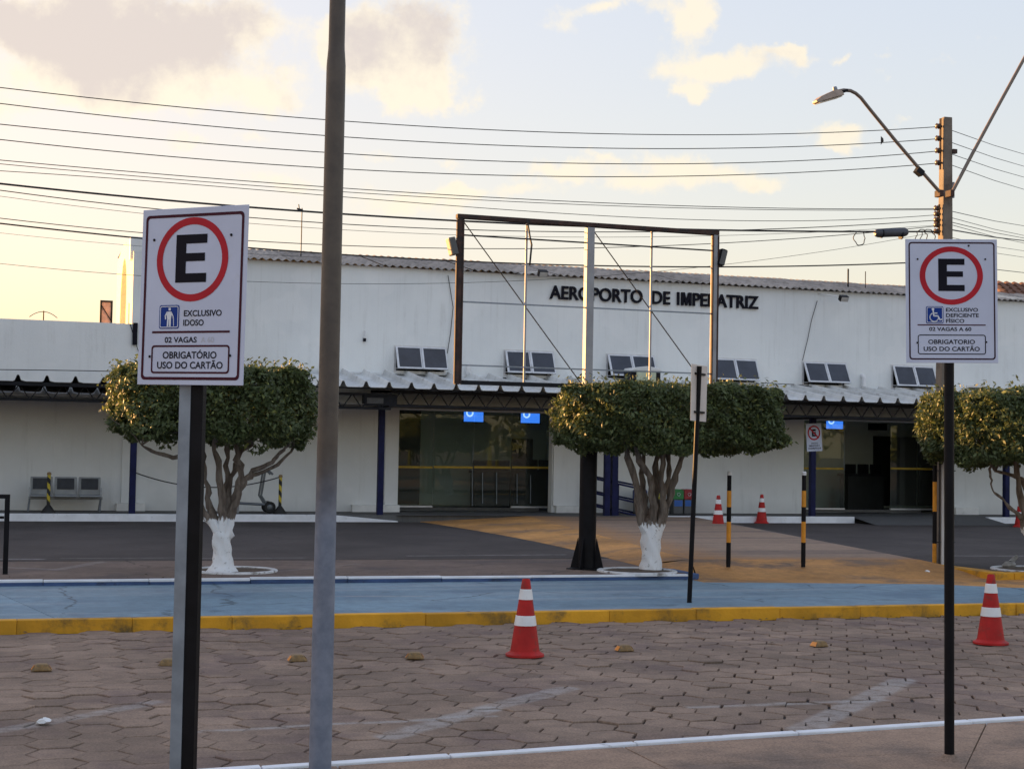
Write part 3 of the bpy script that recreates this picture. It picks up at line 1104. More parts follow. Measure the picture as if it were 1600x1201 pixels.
mb.add([(X1, YW, 0), (X1, YW + L, 0), (X1, YW + L, ZT), (X1, YW, ZT)], [(0, 1, 2, 3)])
mb.build('side_wall', M_side, bld)
cp = gv(196, 392, YW + .3)
MB().box((X0 - .06, YW + .25, ZT - .1), (X0 + .22, YW + .6, cp.z + .32)).build('parapet_pier', M_front, bld, bevel=.02)
# corrugated roof sheets above the wall
SL = math.tan(math.radians(11.3))
RL = 2.6
n = int((X1 - X0 - .3) / 1.05)


def corr(w, pitch=.177, amp=.025, sub=6):
    k = int(w / pitch * sub)
    return [(w * i / k, amp * sin(2 * PI * (w * i / k) / pitch)) for i in range(k + 1)]


mb = MB(Matrix.Translation((X0, YW, 0)))
pr = corr(1.06)
vs = [(x, -.14, z) for x, z in pr] + [(x, RL, z + (RL + .14) * SL) for x, z in pr]
m_ = len(pr)
mb.add(vs, [(i, i + 1, m_ + i + 1, m_ + i) for i in range(m_ - 1)], True)
vs2 = [(x, -.14, z - .012) for x, z in pr]
mb.add([(x, -.14, z) for x, z in pr] + vs2, [(m_ + i, m_ + i + 1, i + 1, i) for i in range(m_ - 1)])
sheet = mb.build('roof_sheet', M_roofc, bld)
sheet.location = (.25, 0, ZT + .015)
rr = random.Random(8)
for i in range(1, n):
    c = copy_part(sheet, bld, (.25 + i * 1.05, rr.uniform(-.03, .03), ZT + .015 + rr.uniform(-.006, .012) + (.006 if i % 2 else 0)))
back = MB().add([(X0, YW + RL, ZT + RL * SL + .02), (X1, YW + RL, ZT + RL * SL + .02), (X1, YW + L, ZT + RL * SL), (X0, YW + L, ZT + RL * SL)], [(0, 1, 2, 3)])
back.build('ridge_slab', M_roofc, bld)
# white barge strips and red tiles at the far right
for px in (1570, 1592):
    a = gv(px, 452, YW)
    MB().bar((a.x - .28, YW + .9, ZT + .26), (a.x + .25, YW - .12, ZT + .06), .07, .05).build('barge_strip', M_trim, bld)
a = gv(1596, 452, YW + 1.5)
tl = thing('tiled_roof', 'reddish clay tiled roof corner rising behind the far right wall top', 'roof', (a.x, YW + 2.6, 5))
for i in range(7):
    for jx_ in range(4):
        x_ = a.x - .05 + i * .26 + jx_ * .12
        MB().tube([(x_, YW + 2.0 + jx_ * .33, ZT + .34 + jx_ * .13), (x_ + .05, YW + 2.42 + jx_ * .33, ZT + .50 + jx_ * .13)], [.12, .10], 8).build('roof_tile', M_tile, tl)
MB().box((a.x - .1, YW + 2.2, ZT - .2), (a.x + 2.2, YW + 3.4, ZT + .33)).build('roof_base', M_tile, tl)

# lettering on the wall
_txt_cache = {}


def text_shape(s, bold=.0, ext=0.0, sx=1.0):
    cu = bpy.data.curves.new('t', 'FONT')
    cu.body = s
    cu.align_x = 'LEFT'
    cu.offset = bold
    cu.extrude = ext
    cu.resolution_u = 4
    ob = bpy.data.objects.new('t', cu)
    COL.objects.link(ob)
    dg = bpy.context.evaluated_depsgraph_get()
    me = bpy.data.meshes.new_from_object(ob.evaluated_get(dg))
    vs = [tuple(v.co) for v in me.vertices]
    fs = [tuple(p.vertices) for p in me.polygons]
    bpy.data.objects.remove(ob)
    bpy.data.meshes.remove(me)
    bpy.data.curves.remove(cu)
    return vs, fs


def text_fit(mb, s, x0, x1, zc, h, y, bold=.02, ext=0.0, cap=None):
    """letters s between x0 and x1, cap height h centred on zc, facing -Y at depth y"""
    vs, fs = text_shape(s, bold, ext)
    mnx, mxx = min(v[0] for v in vs), max(v[0] for v in vs)
    ev, _ = text_shape('E', bold, 0)
    ch = max(v[1] for v in ev) - min(v[1] for v in ev)
    b0 = min(v[1] for v in ev)
    sx, sz = (x1 - x0) / (mxx - mnx), h / ch
    mb.add([(x0 + (v[0] - mnx) * sx, y - v[2] * (sz if ext else 1), zc - h / 2 + (v[1] - b0) * sz) for v in vs], fs)


a, b = gv(858, 458, YW), gv(1184, 469, YW)
words_ = [('AEROPORTO', gv(858, 460, YW).x, gv(1003, 465, YW).x), ('DE', gv(1018, 465, YW).x, gv(1046, 467, YW).x), ('IMPERATRIZ', gv(1057, 467, YW).x, gv(1184, 470, YW).x)]
zc = (gv(930, 461, YW).z + gv(1120, 469, YW).z) / 2
for wd, xa, xb in words_:
    # measure glyph advance by fitting the whole word, then one object per letter
    vs, fs = text_shape(wd, .020, .0)
    mnx, mxx = min(v[0] for v in vs), max(v[0] for v in vs)
    for i, chh in enumerate(wd):
        pre, _ = text_shape(wd[:i + 1], .020, 0)
        e = max(v[0] for v in pre)
        bo_ = .004 if chh == 'M' else .020
        cv, cf = text_shape(chh, bo_, .06)
        wch = max(v[0] for v in cv) - min(v[0] for v in cv)
        sx = (xb - xa) / (mxx - mnx)
        mb = MB()
        if chh == 'M':
            m0, mw = xa + (e - wch - mnx) * sx, wch * sx
            mb.prism([(m0 + mw * a_, zc - .1575 + .315 * b_) for a_, b_ in ((0, 0), (.21, 0), (.21, .62), (.43, 0), (.57, 0), (.79, .62), (.79, 0), (1, 0), (1, 1), (.70, 1), (.50, .40), (.30, 1), (0, 1))], YW - .07, YW - .003)
            mb.build('letter', M_ink, bld)
            continue
        text_fit(mb, chh, xa + (e - wch - mnx) * sx, xa + (e - mnx) * sx, zc, .315, YW - .035, bo_, .06)
        mb.build('letter', M_ink, bld)

# awning windows
for k, w in enumerate(wins):
    fr = MB()
    xa, xb = w.x, w.x + WW
    for bx_ in (((xa - .02, YW - .03, ztop - WH - .05), (xa + .03, YW + .05, ztop + .02)), ((xb - .03, YW - .03, ztop - WH - .05), (xb + .02, YW + .05, ztop + .02)), ((xa + .03, YW - .03, ztop - .03), (xb - .03, YW + .05, ztop + .02)), ((xa + .03, YW - .06, ztop - WH - .05), (xb - .03, YW + .05, ztop - WH - .0))):
        fr.box(*bx_)
    fw = fr.build('window', M_alu, bld)
    tilt = math.radians((27, 25, 28, 26, 29, 25)[k])
    Rm = Matrix.Rotation(-tilt, 3, 'X')
    piv = Vector((0, YW - .045, ztop - .01))

    def S_(p):
        q = Vector((p[0], p[1], p[2]))
        return piv + Rm @ (q - piv) if True else q
    for h_ in range(2):
        s0, s1 = xa + (xb - xa) / 2 * h_ + .004, xa + (xb - xa) / 2 * (h_ + 1) - .004
        sm = MB()
        t_ = .045
        parts = [((s0, YW - .06, ztop - WH - .02), (s0 + t_, YW - .03, ztop - .01)), ((s1 - t_ * .55, YW - .06, ztop - WH - .02), (s1, YW - .03, ztop - .01)), ((s0 + t_, YW - .06, ztop - .045), (s1 - t_ * .55, YW - .03, ztop - .01)), ((s0 + t_, YW - .06, ztop - WH - .02), (s1 - t_ * .55, YW - .03, ztop - WH + .015))]
        for (p, q) in parts:
            sm.box(p, q, rot=Rm, piv=piv)
        sm.build('sash', M_alu, fw)
        MB().box((s0 + t_, YW - .050, ztop - WH + .015), (s1 - t_ * .55, YW - .042, ztop - .045), rot=Rm, piv=piv).build('pane', M_glassdark, fw)
    st = MB()
    for xx in (xa + .012, xb - .012):
        st.bar((xx, YW - .03, ztop - WH + .05), (xx, YW - .25, ztop - WH + .04), .012, .012)
    st.build('stay', M_alu, fw)
    MB().box((xa - .05, YW - .09, ztop - WH - .105), (xb + .05, YW + .001, ztop - WH - .052)).build('sill', M_trim, bld)
# closed dark space behind the window openings
mb = MB()
mb.add([(X0 + .3, YW + .7, 3.0), (X1 - .3, YW + .7, 3.0), (X1 - .3, YW + .7, ZT), (X0 + .3, YW + .7, ZT)], [(0, 1, 2, 3)])
mb.build('attic_wall', M_dark, bld)
fr = MB()
for bx_ in (((sw.x - .02, YW - .02, sw.z - .75), (sw.x + .025, YW + .05, sw.z + .02)), ((sw.x + .47, YW - .02, sw.z - .75), (sw.x + .54, YW + .05, sw.z + .02)), ((sw.x + .025, YW - .02, sw.z - .03), (sw.x + .47, YW + .05, sw.z + .02))):
    fr.box(*bx_)
fw = fr.build('window', M_alu, bld)
MB().box((sw.x + .025, YW + .02, sw.z - .75), (sw.x + .47, YW + .03, sw.z - .03)).build('pane', M_glassdark, fw)
# band of pale mortar where the canopy meets the wall, downpipe stubs, plinths
zb = gv(650, 588, YW).z
MB().box((X0 + 4.6, YW - .09, zb - .05), (X1, YW - .002, zb + .06)).build('ledge', M_trim, bld, bevel=.02)
for px, py in ((1350, 590), (732, 578)):
    p = gv(px, py, YW - .1)
    big = px > 1000
    if big:
        MB().tube([(p.x, p.y, p.z - .35), (p.x, p.y, p.z - .02), (p.x, p.y + .03, p.z + .04), (p.x, p.y + .12, p.z + .06)], .055, 12).build('vent_pipe', M_pipe, bld)
    else:
        MB().tube([(p.x, p.y, p.z - .12), (p.x, p.y, p.z), (p.x - .02, p.y - .02, p.z + .1), (p.x - .01, p.y - .01, p.z + .16)], [.06, .065, .045, .01], 12).build('vent_pipe', M_pipe, bld)
p = gv(206, 508, YW - .03)
MB().box((p.x + .02, YW - .09, p.z - .42), (p.x + .12, YW - .013, p.z + .05)).build('cable_duct', M_ink, bld)
p = gv(569, 530, YW)
wl = thing('wall_lamp', 'tiny dark lamp with a pale top, alone on the blank wall above the canopy', 'lamp', (p.x, YW - .05, p.z))
MB().box((p.x - .03, YW - .08, p.z - .05), (p.x + .03, YW - .001, p.z + .02)).build('housing', M_ink, wl, bevel=.008)
MB().tube([(p.x, YW - .05, p.z + .02), (p.x, YW - .05, p.z + .19)], .022, 8).build('bulb_tube', M_pipe, wl)
for xa, xb, zt_ in ((gv(181, 790, YW).x, gv(226, 790, YW).x, .15), (gv(548, 790, YW).x, gv(622, 790, YW).x, .15), (gv(866, 790, YW).x, gv(905, 790, YW).x, .15), (gv(1488, 790, YW).x, gv(1524, 790, YW).x, .17)):
    MB().box((xa, YW - .16, Z_FLOOR - .02), (xb, YW - .003, Z_FLOOR + zt_)).build('plinth', M_trim, bld, bevel=.008)
for px0, px1 in ((189, 213), (600, 621), (863, 900)):
    xa, xb = gv(px0, 760, YW).x, gv(px1, 760, YW).x
    MB().box((xa, YW - .07, Z_FLOOR + .152), (xb - .005, YW - .003, ZD + .1)).build('pilaster', M_front, bld, bevel=.006)

# rooms behind the two glass fronts
YB = YW + 3.9
for (a, b) in ((D1[0] - 1.0, D1[1] + 1.2), (D2[0] - .6, D2[1] + 4)):
    mb = MB()
    mb.add([(a, YB, 0), (b, YB, 0), (b, YB, ZD + .1), (a, YB, ZD + .1)], [(0, 1, 2, 3)])
    mb.add([(a, YW + .25, 0), (a, YB, 0), (a, YB, ZD + .1), (a, YW + .25, ZD + .1)], [(0, 1, 2, 3)])
    mb.add([(b, YW + .25, 0), (b, YW + .25, ZD + .1), (b, YB, ZD + .1), (b, YB, 0)], [(0, 1, 2, 3)])
    mb.add([(a, YW + .25, ZD + .06), (a, YB, ZD + .06), (b, YB, ZD + .06), (b, YW + .25, ZD + .06)], [(0, 1, 2, 3)])
    mb.build('hall_wall', M_room, bld)
MB().add([(D1[0] - 1, YW + .3, Z_FLOOR + .004), (D2[1] + 4, YW + .3, Z_FLOOR + .004), (D2[1] + 4, YB, Z_FLOOR + .004), (D1[0] - 1, YB, Z_FLOOR + .004)], [(0, 1, 2, 3)]).build('hall_floor', M_roomfloor, bld)


def inbox(px0, py0, px1, py1, y, d, name, m, parent=bld, **kw):
    a, b = gv(px0, py0, y), gv(px1, py1, y)
    return MB().box((a.x, y, b.z), (b.x, y + d, a.z)).build(name, m, parent, **kw)


inbox(621, 640, 655, 788, YW + 1.6, .1, 'dark_partition', M_dark)
inbox(800, 685, 832, 740, YB - .03, .02, 'doorway', M_dark)
inbox(1365, 681, 1432, 790, YB - .03, .02, 'doorway', M_dark)
inbox(1437, 672, 1475, 790, YB - 1.2, .1, 'dark_partition', M_dark)
inbox(1357, 661, 1386, 672, YB - .05, .02, 'vent_panel', M_dark)
# glass fronts
YG = YW + .95


def glass_front(pxs, ztop, tapes, sills, yg):
    z0 = Z_FLOOR + .10
    for a, b in zip(pxs, pxs[1:]):
        xa, xb = gv(a, 720, yg).x + .006, gv(b, 720, yg).x - .006
        pn = MB().box((xa, yg, z0), (xb, yg + .01, ztop)).build('glass_panel', M_glass, bld)
        if (a, b) in tapes or True:
            zt_ = gv((a + b) / 2, 727 + (a + b) / 2 * .0035, yg).z
            if tapes.get(a, True):
                MB().box((xa + .01, yg - .004, zt_ - .028), (xb - .01, yg - .001, zt_ + .022)).build('safety_strip', M_yellowtape, pn)
        if sills.get(a, False):
            MB().box((xa, yg - .03, z0 - .04), (xb, yg + .03, z0 - .002)).build('bottom_rail', M_alu, pn)


glass_front([618, 677, 740, 799, 862], ZD + .05, {}, {618: True, 799: True}, YG)
glass_front([1252, 1320], ZD + .05, {}, {1252: True}, YG)
glass_front([1391, 1475], ZD + .05, {}, {1391: True}, YG)
for (px, pz0, pz1) in ((739, 695, 722), (738, 732, 790), (754, 738, 786), (776, 738, 787), (808, 740, 786), (829, 742, 786), (1319, 672, 735)):
    a, b = gv(px, pz0, YG - .06), gv(px, pz1, YG - .06)
    MB().tube([a, b], .011, 8).build('pull_handle', M_galv, bld)
MB().box((D1[0], YG - .06, Z_FLOOR - .01), (D1[1], YG + .1, Z_FLOOR + .06)).build('threshold', M_walkfloor, bld)
MB().box((D2[0], YG - .06, Z_FLOOR - .01), (D2[1], YG + .1, Z_FLOOR + .06)).build('threshold', M_walkfloor, bld)


# furniture in the halls
def desk(px0, px1, pyt, y, label):
    a, b = gv(px0, pyt, y), gv(px1, pyt, y)
    t = thing('check_in_desk', label, 'desk', ((a.x + b.x) / 2, y, Z_FLOOR))
    MB().box((a.x + .04, y + .06, Z_FLOOR + .005), (b.x - .04, y + .5, a.z - .06)).build('body', M_dark, t)
    MB().box((a.x, y, a.z - .06), (b.x, y + .55, a.z)).build('counter_top', M_steel, t)
    n = 3
    for i in range(n):
        c = a.x + (b.x - a.x) * (i + .5) / n
        MB().box((c - .16, y + .2, a.z), (c + .16, y + .24, a.z + .26)).build('monitor', M_blackpaint, t)


desk(742, 800, 735, YB - 1.4, 'dark counter with monitors behind the middle glass panel')
desk(803, 866, 734, YB - 1.6, 'dark counter in front of the black doorway, right end of the glass front')
desk(1325, 1385, 740, YB - 1.6, 'dark counter standing in the open right-hand entrance')


def tv(px0, py0, px1, py1, y, label):
    a, b = gv(px0, py0, y), gv(px1, py1, y)
    top = b.z + .42
    t = thing('television', label, 'screen', ((a.x + b.x) / 2, y, b.z), 0, 'blue information screens')
    MB().box((a.x - .02, y, b.z - .025), (b.x + .02, y + .06, top + .02)).build('casing', M_blackpaint, t)
    MB().box((a.x, y - .004, b.z), (b.x, y - .001, top)).build('display', M_screen, t)
    mb = MB()
    c = (a.x + (b.x - a.x) * .30, b.z + .21)
    n = 20
    vs = []
    for i in range(n + 1):
        an = 2 * PI * i / n
        for r in (.055, .095):
            vs.append((c[0] + r * cos(an), y - .006, c[1] + r * sin(an)))
    mb.add(vs, [(2 * i, 2 * i + 1, 2 * i + 3, 2 * i + 2) for i in range(n)])
    mb.build('logo_ring', M_screenw, t)
    MB().tube([((a.x + b.x) / 2, y + .03, top + .02), ((a.x + b.x) / 2, y + .03, ZD + .06)], .02, 8).build('hanger', M_blackpaint, t)


tv(725, 640, 755, 659, YG + .9, 'blue screen hanging behind the glass front, above its centre joint')
tv(814, 645, 843, 661, YG + .9, 'blue screen hanging above the black doorway behind the glass front')
tv(1291, 655, 1317, 670, YG + .9, 'blue screen hanging behind the no parking sign in the right-hand entrance')

# ------------------------------------------------------------------ canopy
YE = 31.45
ZE = gv(600, 605, YE).z
ZB2 = gv(600, 586, YW - .1).z
cano = thing('canopy', 'corrugated roof canopy on dark lattice beams along the terminal wall', 'canopy', (0, 32.5, Z_FLOOR))


def canalete(y0, z0, y1, z1, pitch=.49, t=.010):
    pr = [(0, 0), (.30, 0), (.335, .02), (.372, .115), (.385, .125), (.405, .125), (.418, .115), (.455, .02), (pitch, 0)]
    n = len(pr)
    mb = MB()
    top0, top1 = [(x, y0, z0 + z) for x, z in pr], [(x, y1, z1 + z) for x, z in pr]
    bo0, bo1 = [(x, y0, z0 + z - t) for x, z in pr], [(x, y1, z1 + z - t) for x, z in pr]
    mb.add(top0 + top1, [(i, i + 1, n + i + 1, n + i) for i in range(n - 1)])
    mb.add(bo0 + bo1, [(n + i, n + i + 1, i + 1, i) for i in range(n - 1)])
    mb.add(bo0 + top0, [(i, i + 1, n + i + 1, n + i) for i in range(n - 1)])
    mb.add(bo1 + top1, [(n + i, n + i + 1, i + 1, i) for i in range(n - 1)])
    return mb


xs0 = gv(470, 605, YE).x
s1 = canalete(YE, ZE, YW - .1, ZB2).build('roof_sheet', M_sheet, cano)
base = s1.location.copy()
s1.location = (xs0, base.y, base.z)
rr = random.Random(4)
k = 1
while xs0 + k * .49 < 32:
    copy_part(s1, cano, (xs0 + k * .49, base.y + rr.uniform(-.02, .02), base.z + rr.uniform(-.004, .004)))
    k += 1
# left wing: weathered sheets falling towards the wall
ZL = gv(85, 597, YE).z + .005
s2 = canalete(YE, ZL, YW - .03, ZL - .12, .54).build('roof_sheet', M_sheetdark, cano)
base2 = s2.location.copy()
k = 0
while xs0 - .55 - k * .54 > -14:
    loc = (xs0 - .55 - k * .54, base2.y, base2.z)
    if k == 0:
        s2.location = loc
    else:
        copy_part(s2, cano, loc)
    k += 1
# lattice beams
COLX = [gv(207, 760, 32.55).x, gv(594, 760, 32.55).x, gv(948, 760, 32.55).x, gv(1269, 760, 32.55).x, gv(1572, 760, 32.55).x]
COLX = [COLX[0] - 5.4] + COLX + [COLX[-1] + 5.2]
wb = None
for side, (yy, zoff) in enumerate(((YE + .28, 0), (YW - .35, .06))):
    for a, b in zip(COLX, COLX[1:]):
        zt_ = (ZE - .045 if b > xs0 + 2 else ZL - .03) + zoff
        zb_ = zt_ - .30
        tr = MB().box((a, yy - .025, zt_ - .05), (b - .004, yy + .025, zt_)).box((a, yy - .025, zb_ - .045), (b - .004, yy + .025, zb_)).build('truss', M_steel, cano)
        if side == 0:
            n = round((b - a) / .21)
            st = (b - a) / n
            for i in range(n):
                x0_, x1_ = a + i * st, a + (i + 1) * st
                za_, zb2 = (zb_ - .02, zt_ - .02) if i % 2 == 0 else (zt_ - .02, zb_ - .02)
                MB().bar((x0_, yy, za_), (x1_, yy, zb2), .022, .022, (0, 1, 0)).build('web_bar', M_steel, tr)
# dark fascia strip under the left sheets and soffit behind the front beam
MB().box((-14, YE + .03, ZL - .085), (xs0, YE + .07, ZL - .012)).build('fascia', M_steel, cano)
MB().box((xs0 + .004, YE + .05, ZE - .04), (32, YE + .09, ZE - .012)).build('fascia', M_steel, cano)
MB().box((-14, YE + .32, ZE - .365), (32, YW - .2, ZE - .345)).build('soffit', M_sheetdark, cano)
for xx in COLX:
    MB().bar((xx, YE + .26, ZE - .375), (xx, YW, ZE - .375), .08, .06).build('cross_beam', M_steel, cano)
for i, xx in enumerate(COLX):
    w_ = .065
    MB().box((xx - w_, 32.55 - w_, Z_FLOOR - .02), (xx + w_, 32.55 + w_, ZE - .36)).build('column', M_navy, cano, bevel=.008)
    if i == 3:
        MB().box((xx + .12, 32.5, Z_FLOOR - .02), (xx + .26, 32.66, ZE - .36)).build('column', M_navy, cano, bevel=.008)
# little hanging sign box
a, b = gv(567, 614, 31.9), gv(617, 640, 31.9)
hs = thing('hanging_sign_box', 'dark sign box hanging under the canopy at the blue column beside the glass doors', 'sign', ((a.x + b.x) / 2, 31.9, b.z))
MB().box((a.x, 31.72, a.z - .26), (b.x, 31.98, a.z - .02)).build('box', M_steel, hs, bevel=.01)
MB().box((a.x + .05, 31.705, a.z - .22), (b.x - .3, 31.715, a.z - .10)).build('face', pm('smoked_acrylic', (.05, .052, .056), .2, 20, .4, 0), hs)
# cooling unit standing on the canopy
a, b = gv(984, 579, 32.6), gv(1029, 603, 32.6)
cu = thing('cooling_unit', 'pale green box unit with rounded lid on the canopy above the middle tree', 'cooling unit', ((a.x + b.x) / 2, 32.6, ZE + .1))
zlo = ZE + .16
MB().box((a.x + .12, 32.45, zlo), (b.x - .12, 33.0, a.z)).build('housing', pm('pale_green_paint', (.50, .56, .42), .12, 4, .5, .05), cu, bevel=.02)
MB().box((a.x, 32.5, zlo), (a.x + .115, 32.95, a.z - .02)).build('side_grille', M_steel, cu)
MB().box((b.x - .115, 32.5, zlo), (b.x, 32.95, a.z - .02)).build('side_grille', M_steel, cu)
MB().prism([(a.x - .02, a.z), (b.x + .02, a.z), (b.x - .05, a.z + .07), ((a.x + b.x) / 2, a.z + .11), (a.x + .05, a.z + .07)], 32.42, 33.02).build('lid', M_trim, cu, bevel=.015)
for sx_ in (a.x + .1, b.x - .1):
    MB().box((sx_ - .03, 32.5, ZE + .12), (sx_ + .03, 32.95, zlo - .001)).build('foot', M_steel, cu)

# floodlights on the terminal
for px, py, lab in ((847, 427, 'black floodlight on a bracket at the wall top, above the first letters'), (1317, 466, 'black floodlight on a short arm at the wall top, right of the lettering')):
    p = gv(px, py, YW - .45)
    t = thing('floodlight', lab, 'floodlight', (p.x, YW, p.z))
    MB().tube([(p.x - .45, YW - .001, p.z + (.02 if px < 1000 else .14)), (p.x - .05, YW - .42, p.z + .03)], .014, 8).build('arm', M_trim, t)
    MB().box((p.x - .1, YW - .53, p.z - .07), (p.x + .12, YW - .40, p.z + .07), rot=Matrix.Rotation(.5, 3, 'X')).build('housing', M_blackpaint, t, bevel=.012)
    MB().box((p.x - .085, YW - .548, p.z - .055), (p.x + .105, YW - .536, p.z + .055), rot=Matrix.Rotation(.5, 3, 'X'), piv=(p.x, YW - .465, p.z)).build('lens', M_bulb, t)

# things on the roofs
for px, y0, y1, lab, yy in ((470, 325, 396, 'tall thin antenna mast on the roof edge between the elderly sign and the billboard', YW + .8), (1325, 420, 445, 'short dark antenna stub on the roof left of the disabled parking sign', YW + 1.0), (1352, 424, 448, 'thin grey antenna rod nearest the disabled parking sign', YW + 1.1)):
    a, b = gv(px, y0, yy), gv(px, y1 + 12, yy)
    t = thing('antenna', lab, 'antenna', (b.x, yy, b.z))
    MB().tube([b, (b.x, yy, a.z)], .012 if px != 1325 else .022, 6).build('mast', M_steel, t)
    if px == 470:
        MB().tube([(b.x - .12, yy, a.z - .02), (b.x + .02, yy, a.z - .05)], .02, 6).build('head', M_steel, t)
        MB().tube([(b.x - .08, yy, a.z + .08), (b.x - .06, yy, a.z - .04)], .012, 6).build('head', M_steel, t)
a = gv(68, 489, YW + 2)
t = thing('dish_antenna', 'faint wire dish antenna on the low wing roof', 'antenna', (a.x, YW + 2, ZW - .1))
MB().tube([(a.x + .30 * (i / 8 - 1), YW + 2, a.z - .10 + .13 * (1 - ((i - 8) / 8) ** 2)) for i in range(17)], .008, 6).build('rim', M_steel, t)
MB().tube([(a.x, YW + 2, ZW - .15), (a.x, YW + 2, a.z + .05)], .015, 6).build('mast', M_steel, t)
a, b = gv(158, 469, YW + 1.6), gv(174, 502, YW + 1.6)
t = thing('metal_hatch', 'small reddish braced metal panel standing on the low roof beside the sunlit yellow wall', 'panel', (a.x, YW + 1.6, ZW - .1))
MB().box((a.x + .02, YW + 1.6, ZW - .3), (b.x - .02, YW + 1.62, a.z - .02)).build('sheet', pm('red_primer', (.42, .27, .24), .2, 5, .7, .1), t)
mb = MB()
mb.box((a.x - .02, YW + 1.58, ZW - .3), (a.x + .02, YW + 1.64, a.z)).box((b.x - .02, YW + 1.58, ZW - .3), (b.x + .02, YW + 1.64, a.z)).box((a.x + .02, YW + 1.58, a.z - .04), (b.x - .02, YW + 1.64, a.z))
mb.bar((a.x, YW + 1.59, a.z - .1), (b.x, YW + 1.59, b.z), .02, .02)
mb.build('frame', M_steel, t)

# ------------------------------------------------------------------ things on the walkway
YF = YW - .75
a, b = gv(44, 790, YF), gv(160, 790, YF)
bw = b.x - a.x
bn = thing('bench', 'three-seat grey metal waiting bench against the wall', 'bench', ((a.x + b.x) / 2, YF, Z_FLOOR))
zs, zb_ = gv(100, 772, YF).z, gv(100, 745, YF).z
MB().box((a.x, YF + .05, zs - .11), (b.x, YF + .10, zs - .05)).build('beam', M_bench, bn, bevel=.006)
for xx in (a.x + .03, b.x - .03):
    MB().bar((xx - .03, YF - .15, Z_FLOOR), (xx, YF + .1, zs - .06), .035, .035).bar((xx - .03, YF + .30, Z_FLOOR), (xx, YF + .1, zs - .06), .035, .035).bar((xx, YF + .1, zs - .06), (xx, YF + .12, zs + .14), .035, .04).build('leg', M_bench, bn)
for i in range(3):
    xa, xb = a.x + .03 + bw * .98 / 3 * i, a.x + .03 + bw * .98 / 3 * (i + 1) - .04
    MB().box((xa, YF - .24, zs - .05), (xb, YF + .16, zs - .01)).build('seat', M_bench, bn, bevel=.012)
    bk_ = MB().box((xa, YF + .17, zs - .02), (xb, YF + .20, zb_)).build('backrest', M_bench, bn, bevel=.012)
    MB().box((xa + .05, YF + .155, zs + .10), (xb - .05, YF + .169, zb_ - .03)).build('pad', M_benchseat, bk_)


def queue_post(px, py, label):
    p = gz(px, py, Z_FLOOR)
    t = thing('barrier_post', label, 'barrier post', (p.x, p.y, Z_FLOOR), 0, 'yellow and black barrier posts')
    MB().lathe((p.x, p.y, Z_FLOOR), [(.15, 0), (.15, .015), (.04, .16), (.03, .17)], 20).build('base', M_blackrubber, t)
    n, h, r = 16, .60, .034
    mb = MB()
    seg_ = 24
    for s_ in range(seg_):
        z0, z1 = .17 + h * s_ / seg_, .17 + h * (s_ + 1) / seg_
        for q in range(n):
            a0, a1 = 2 * PI * q / n, 2 * PI * (q + 1) / n
            mb.cur = 1 if ((q / n * 1.0 + s_ / seg_ * 2.6) % 1.0) < .5 else 0
            mb.add([(p.x + r * cos(a0), p.y + r * sin(a0), Z_FLOOR + z0), (p.x + r * cos(a1), p.y + r * sin(a1), Z_FLOOR + z0), (p.x + r * cos(a1), p.y + r * sin(a1), Z_FLOOR + z1), (p.x + r * cos(a0), p.y + r * sin(a0), Z_FLOOR + z1)], [(0, 1, 2, 3)])
    mb.build('post', [M_blackrubber, pm('hazard_yellow', (.50, .38, .03), .15, 6, .5, .03)], t)
    MB().lathe((p.x, p.y, Z_FLOOR), [(.042, .77), (.045, .79), (.035, .82), (.0, .83)], 16, cap=False).build('cap', M_stud, t)
    return p


q1 = queue_post(75, 801, 'yellow and black striped barrier post in front of the bench')
q2 = queue_post(437, 802, 'yellow and black striped barrier post beside the hand truck')


def sag_line(p, q, sag, n=16):
    p, q = Vector(p), Vector(q)
    return [p + (q - p) * (i / n) - Vector((0, 0, sag * 4 * (i / n) * (1 - i / n))) for i in range(n + 1)]


ch = MB().tube(sag_line((COLX[1] + .06, 32.55, 1.16), (q2.x, q2.y, Z_FLOOR + .78), .26, 24), .012, 6).build('barrier_rope', M_steel)
tag(ch, 'thin dark rope sagging from the blue column to the striped post', 'rope')

# hand truck
YH = YW - 1.0
w_ = gz(420, 796, Z_FLOOR)
YH = YW - 1.1
ht = thing('hand_truck', 'grey tubular hand truck with a pale wheel by the wall', 'hand truck', (w_.x, YH, Z_FLOOR))
hp = [gv(x, y, YH) for x, y in ((426, 741), (420, 735), (414, 738), (410, 762), (408, 774), (416, 787), (421, 790))]
for dy_ in (-.02, .30):
    MB().tube([(p.x, YH + dy_, p.z) for p in hp], .024, 8).build('frame_tube', M_trolley, ht)
    e = gv(371, 786, YH)
    MB().tube([(e.x, YH + dy_, e.z), (hp[-1].x, YH + dy_, hp[-1].z + .02)], .024, 8).build('bed_tube', M_trolley, ht)
e = gv(371, 786, YH)
MB().box((e.x, YH - .02, e.z - .02), (hp[-1].x - .08, YH + .30, e.z)).build('bed', M_bench, ht)
MB().box((e.x, YH - .03, Z_FLOOR), (e.x + .03, YH + .31, e.z - .021)).build('foot', M_bench, ht)
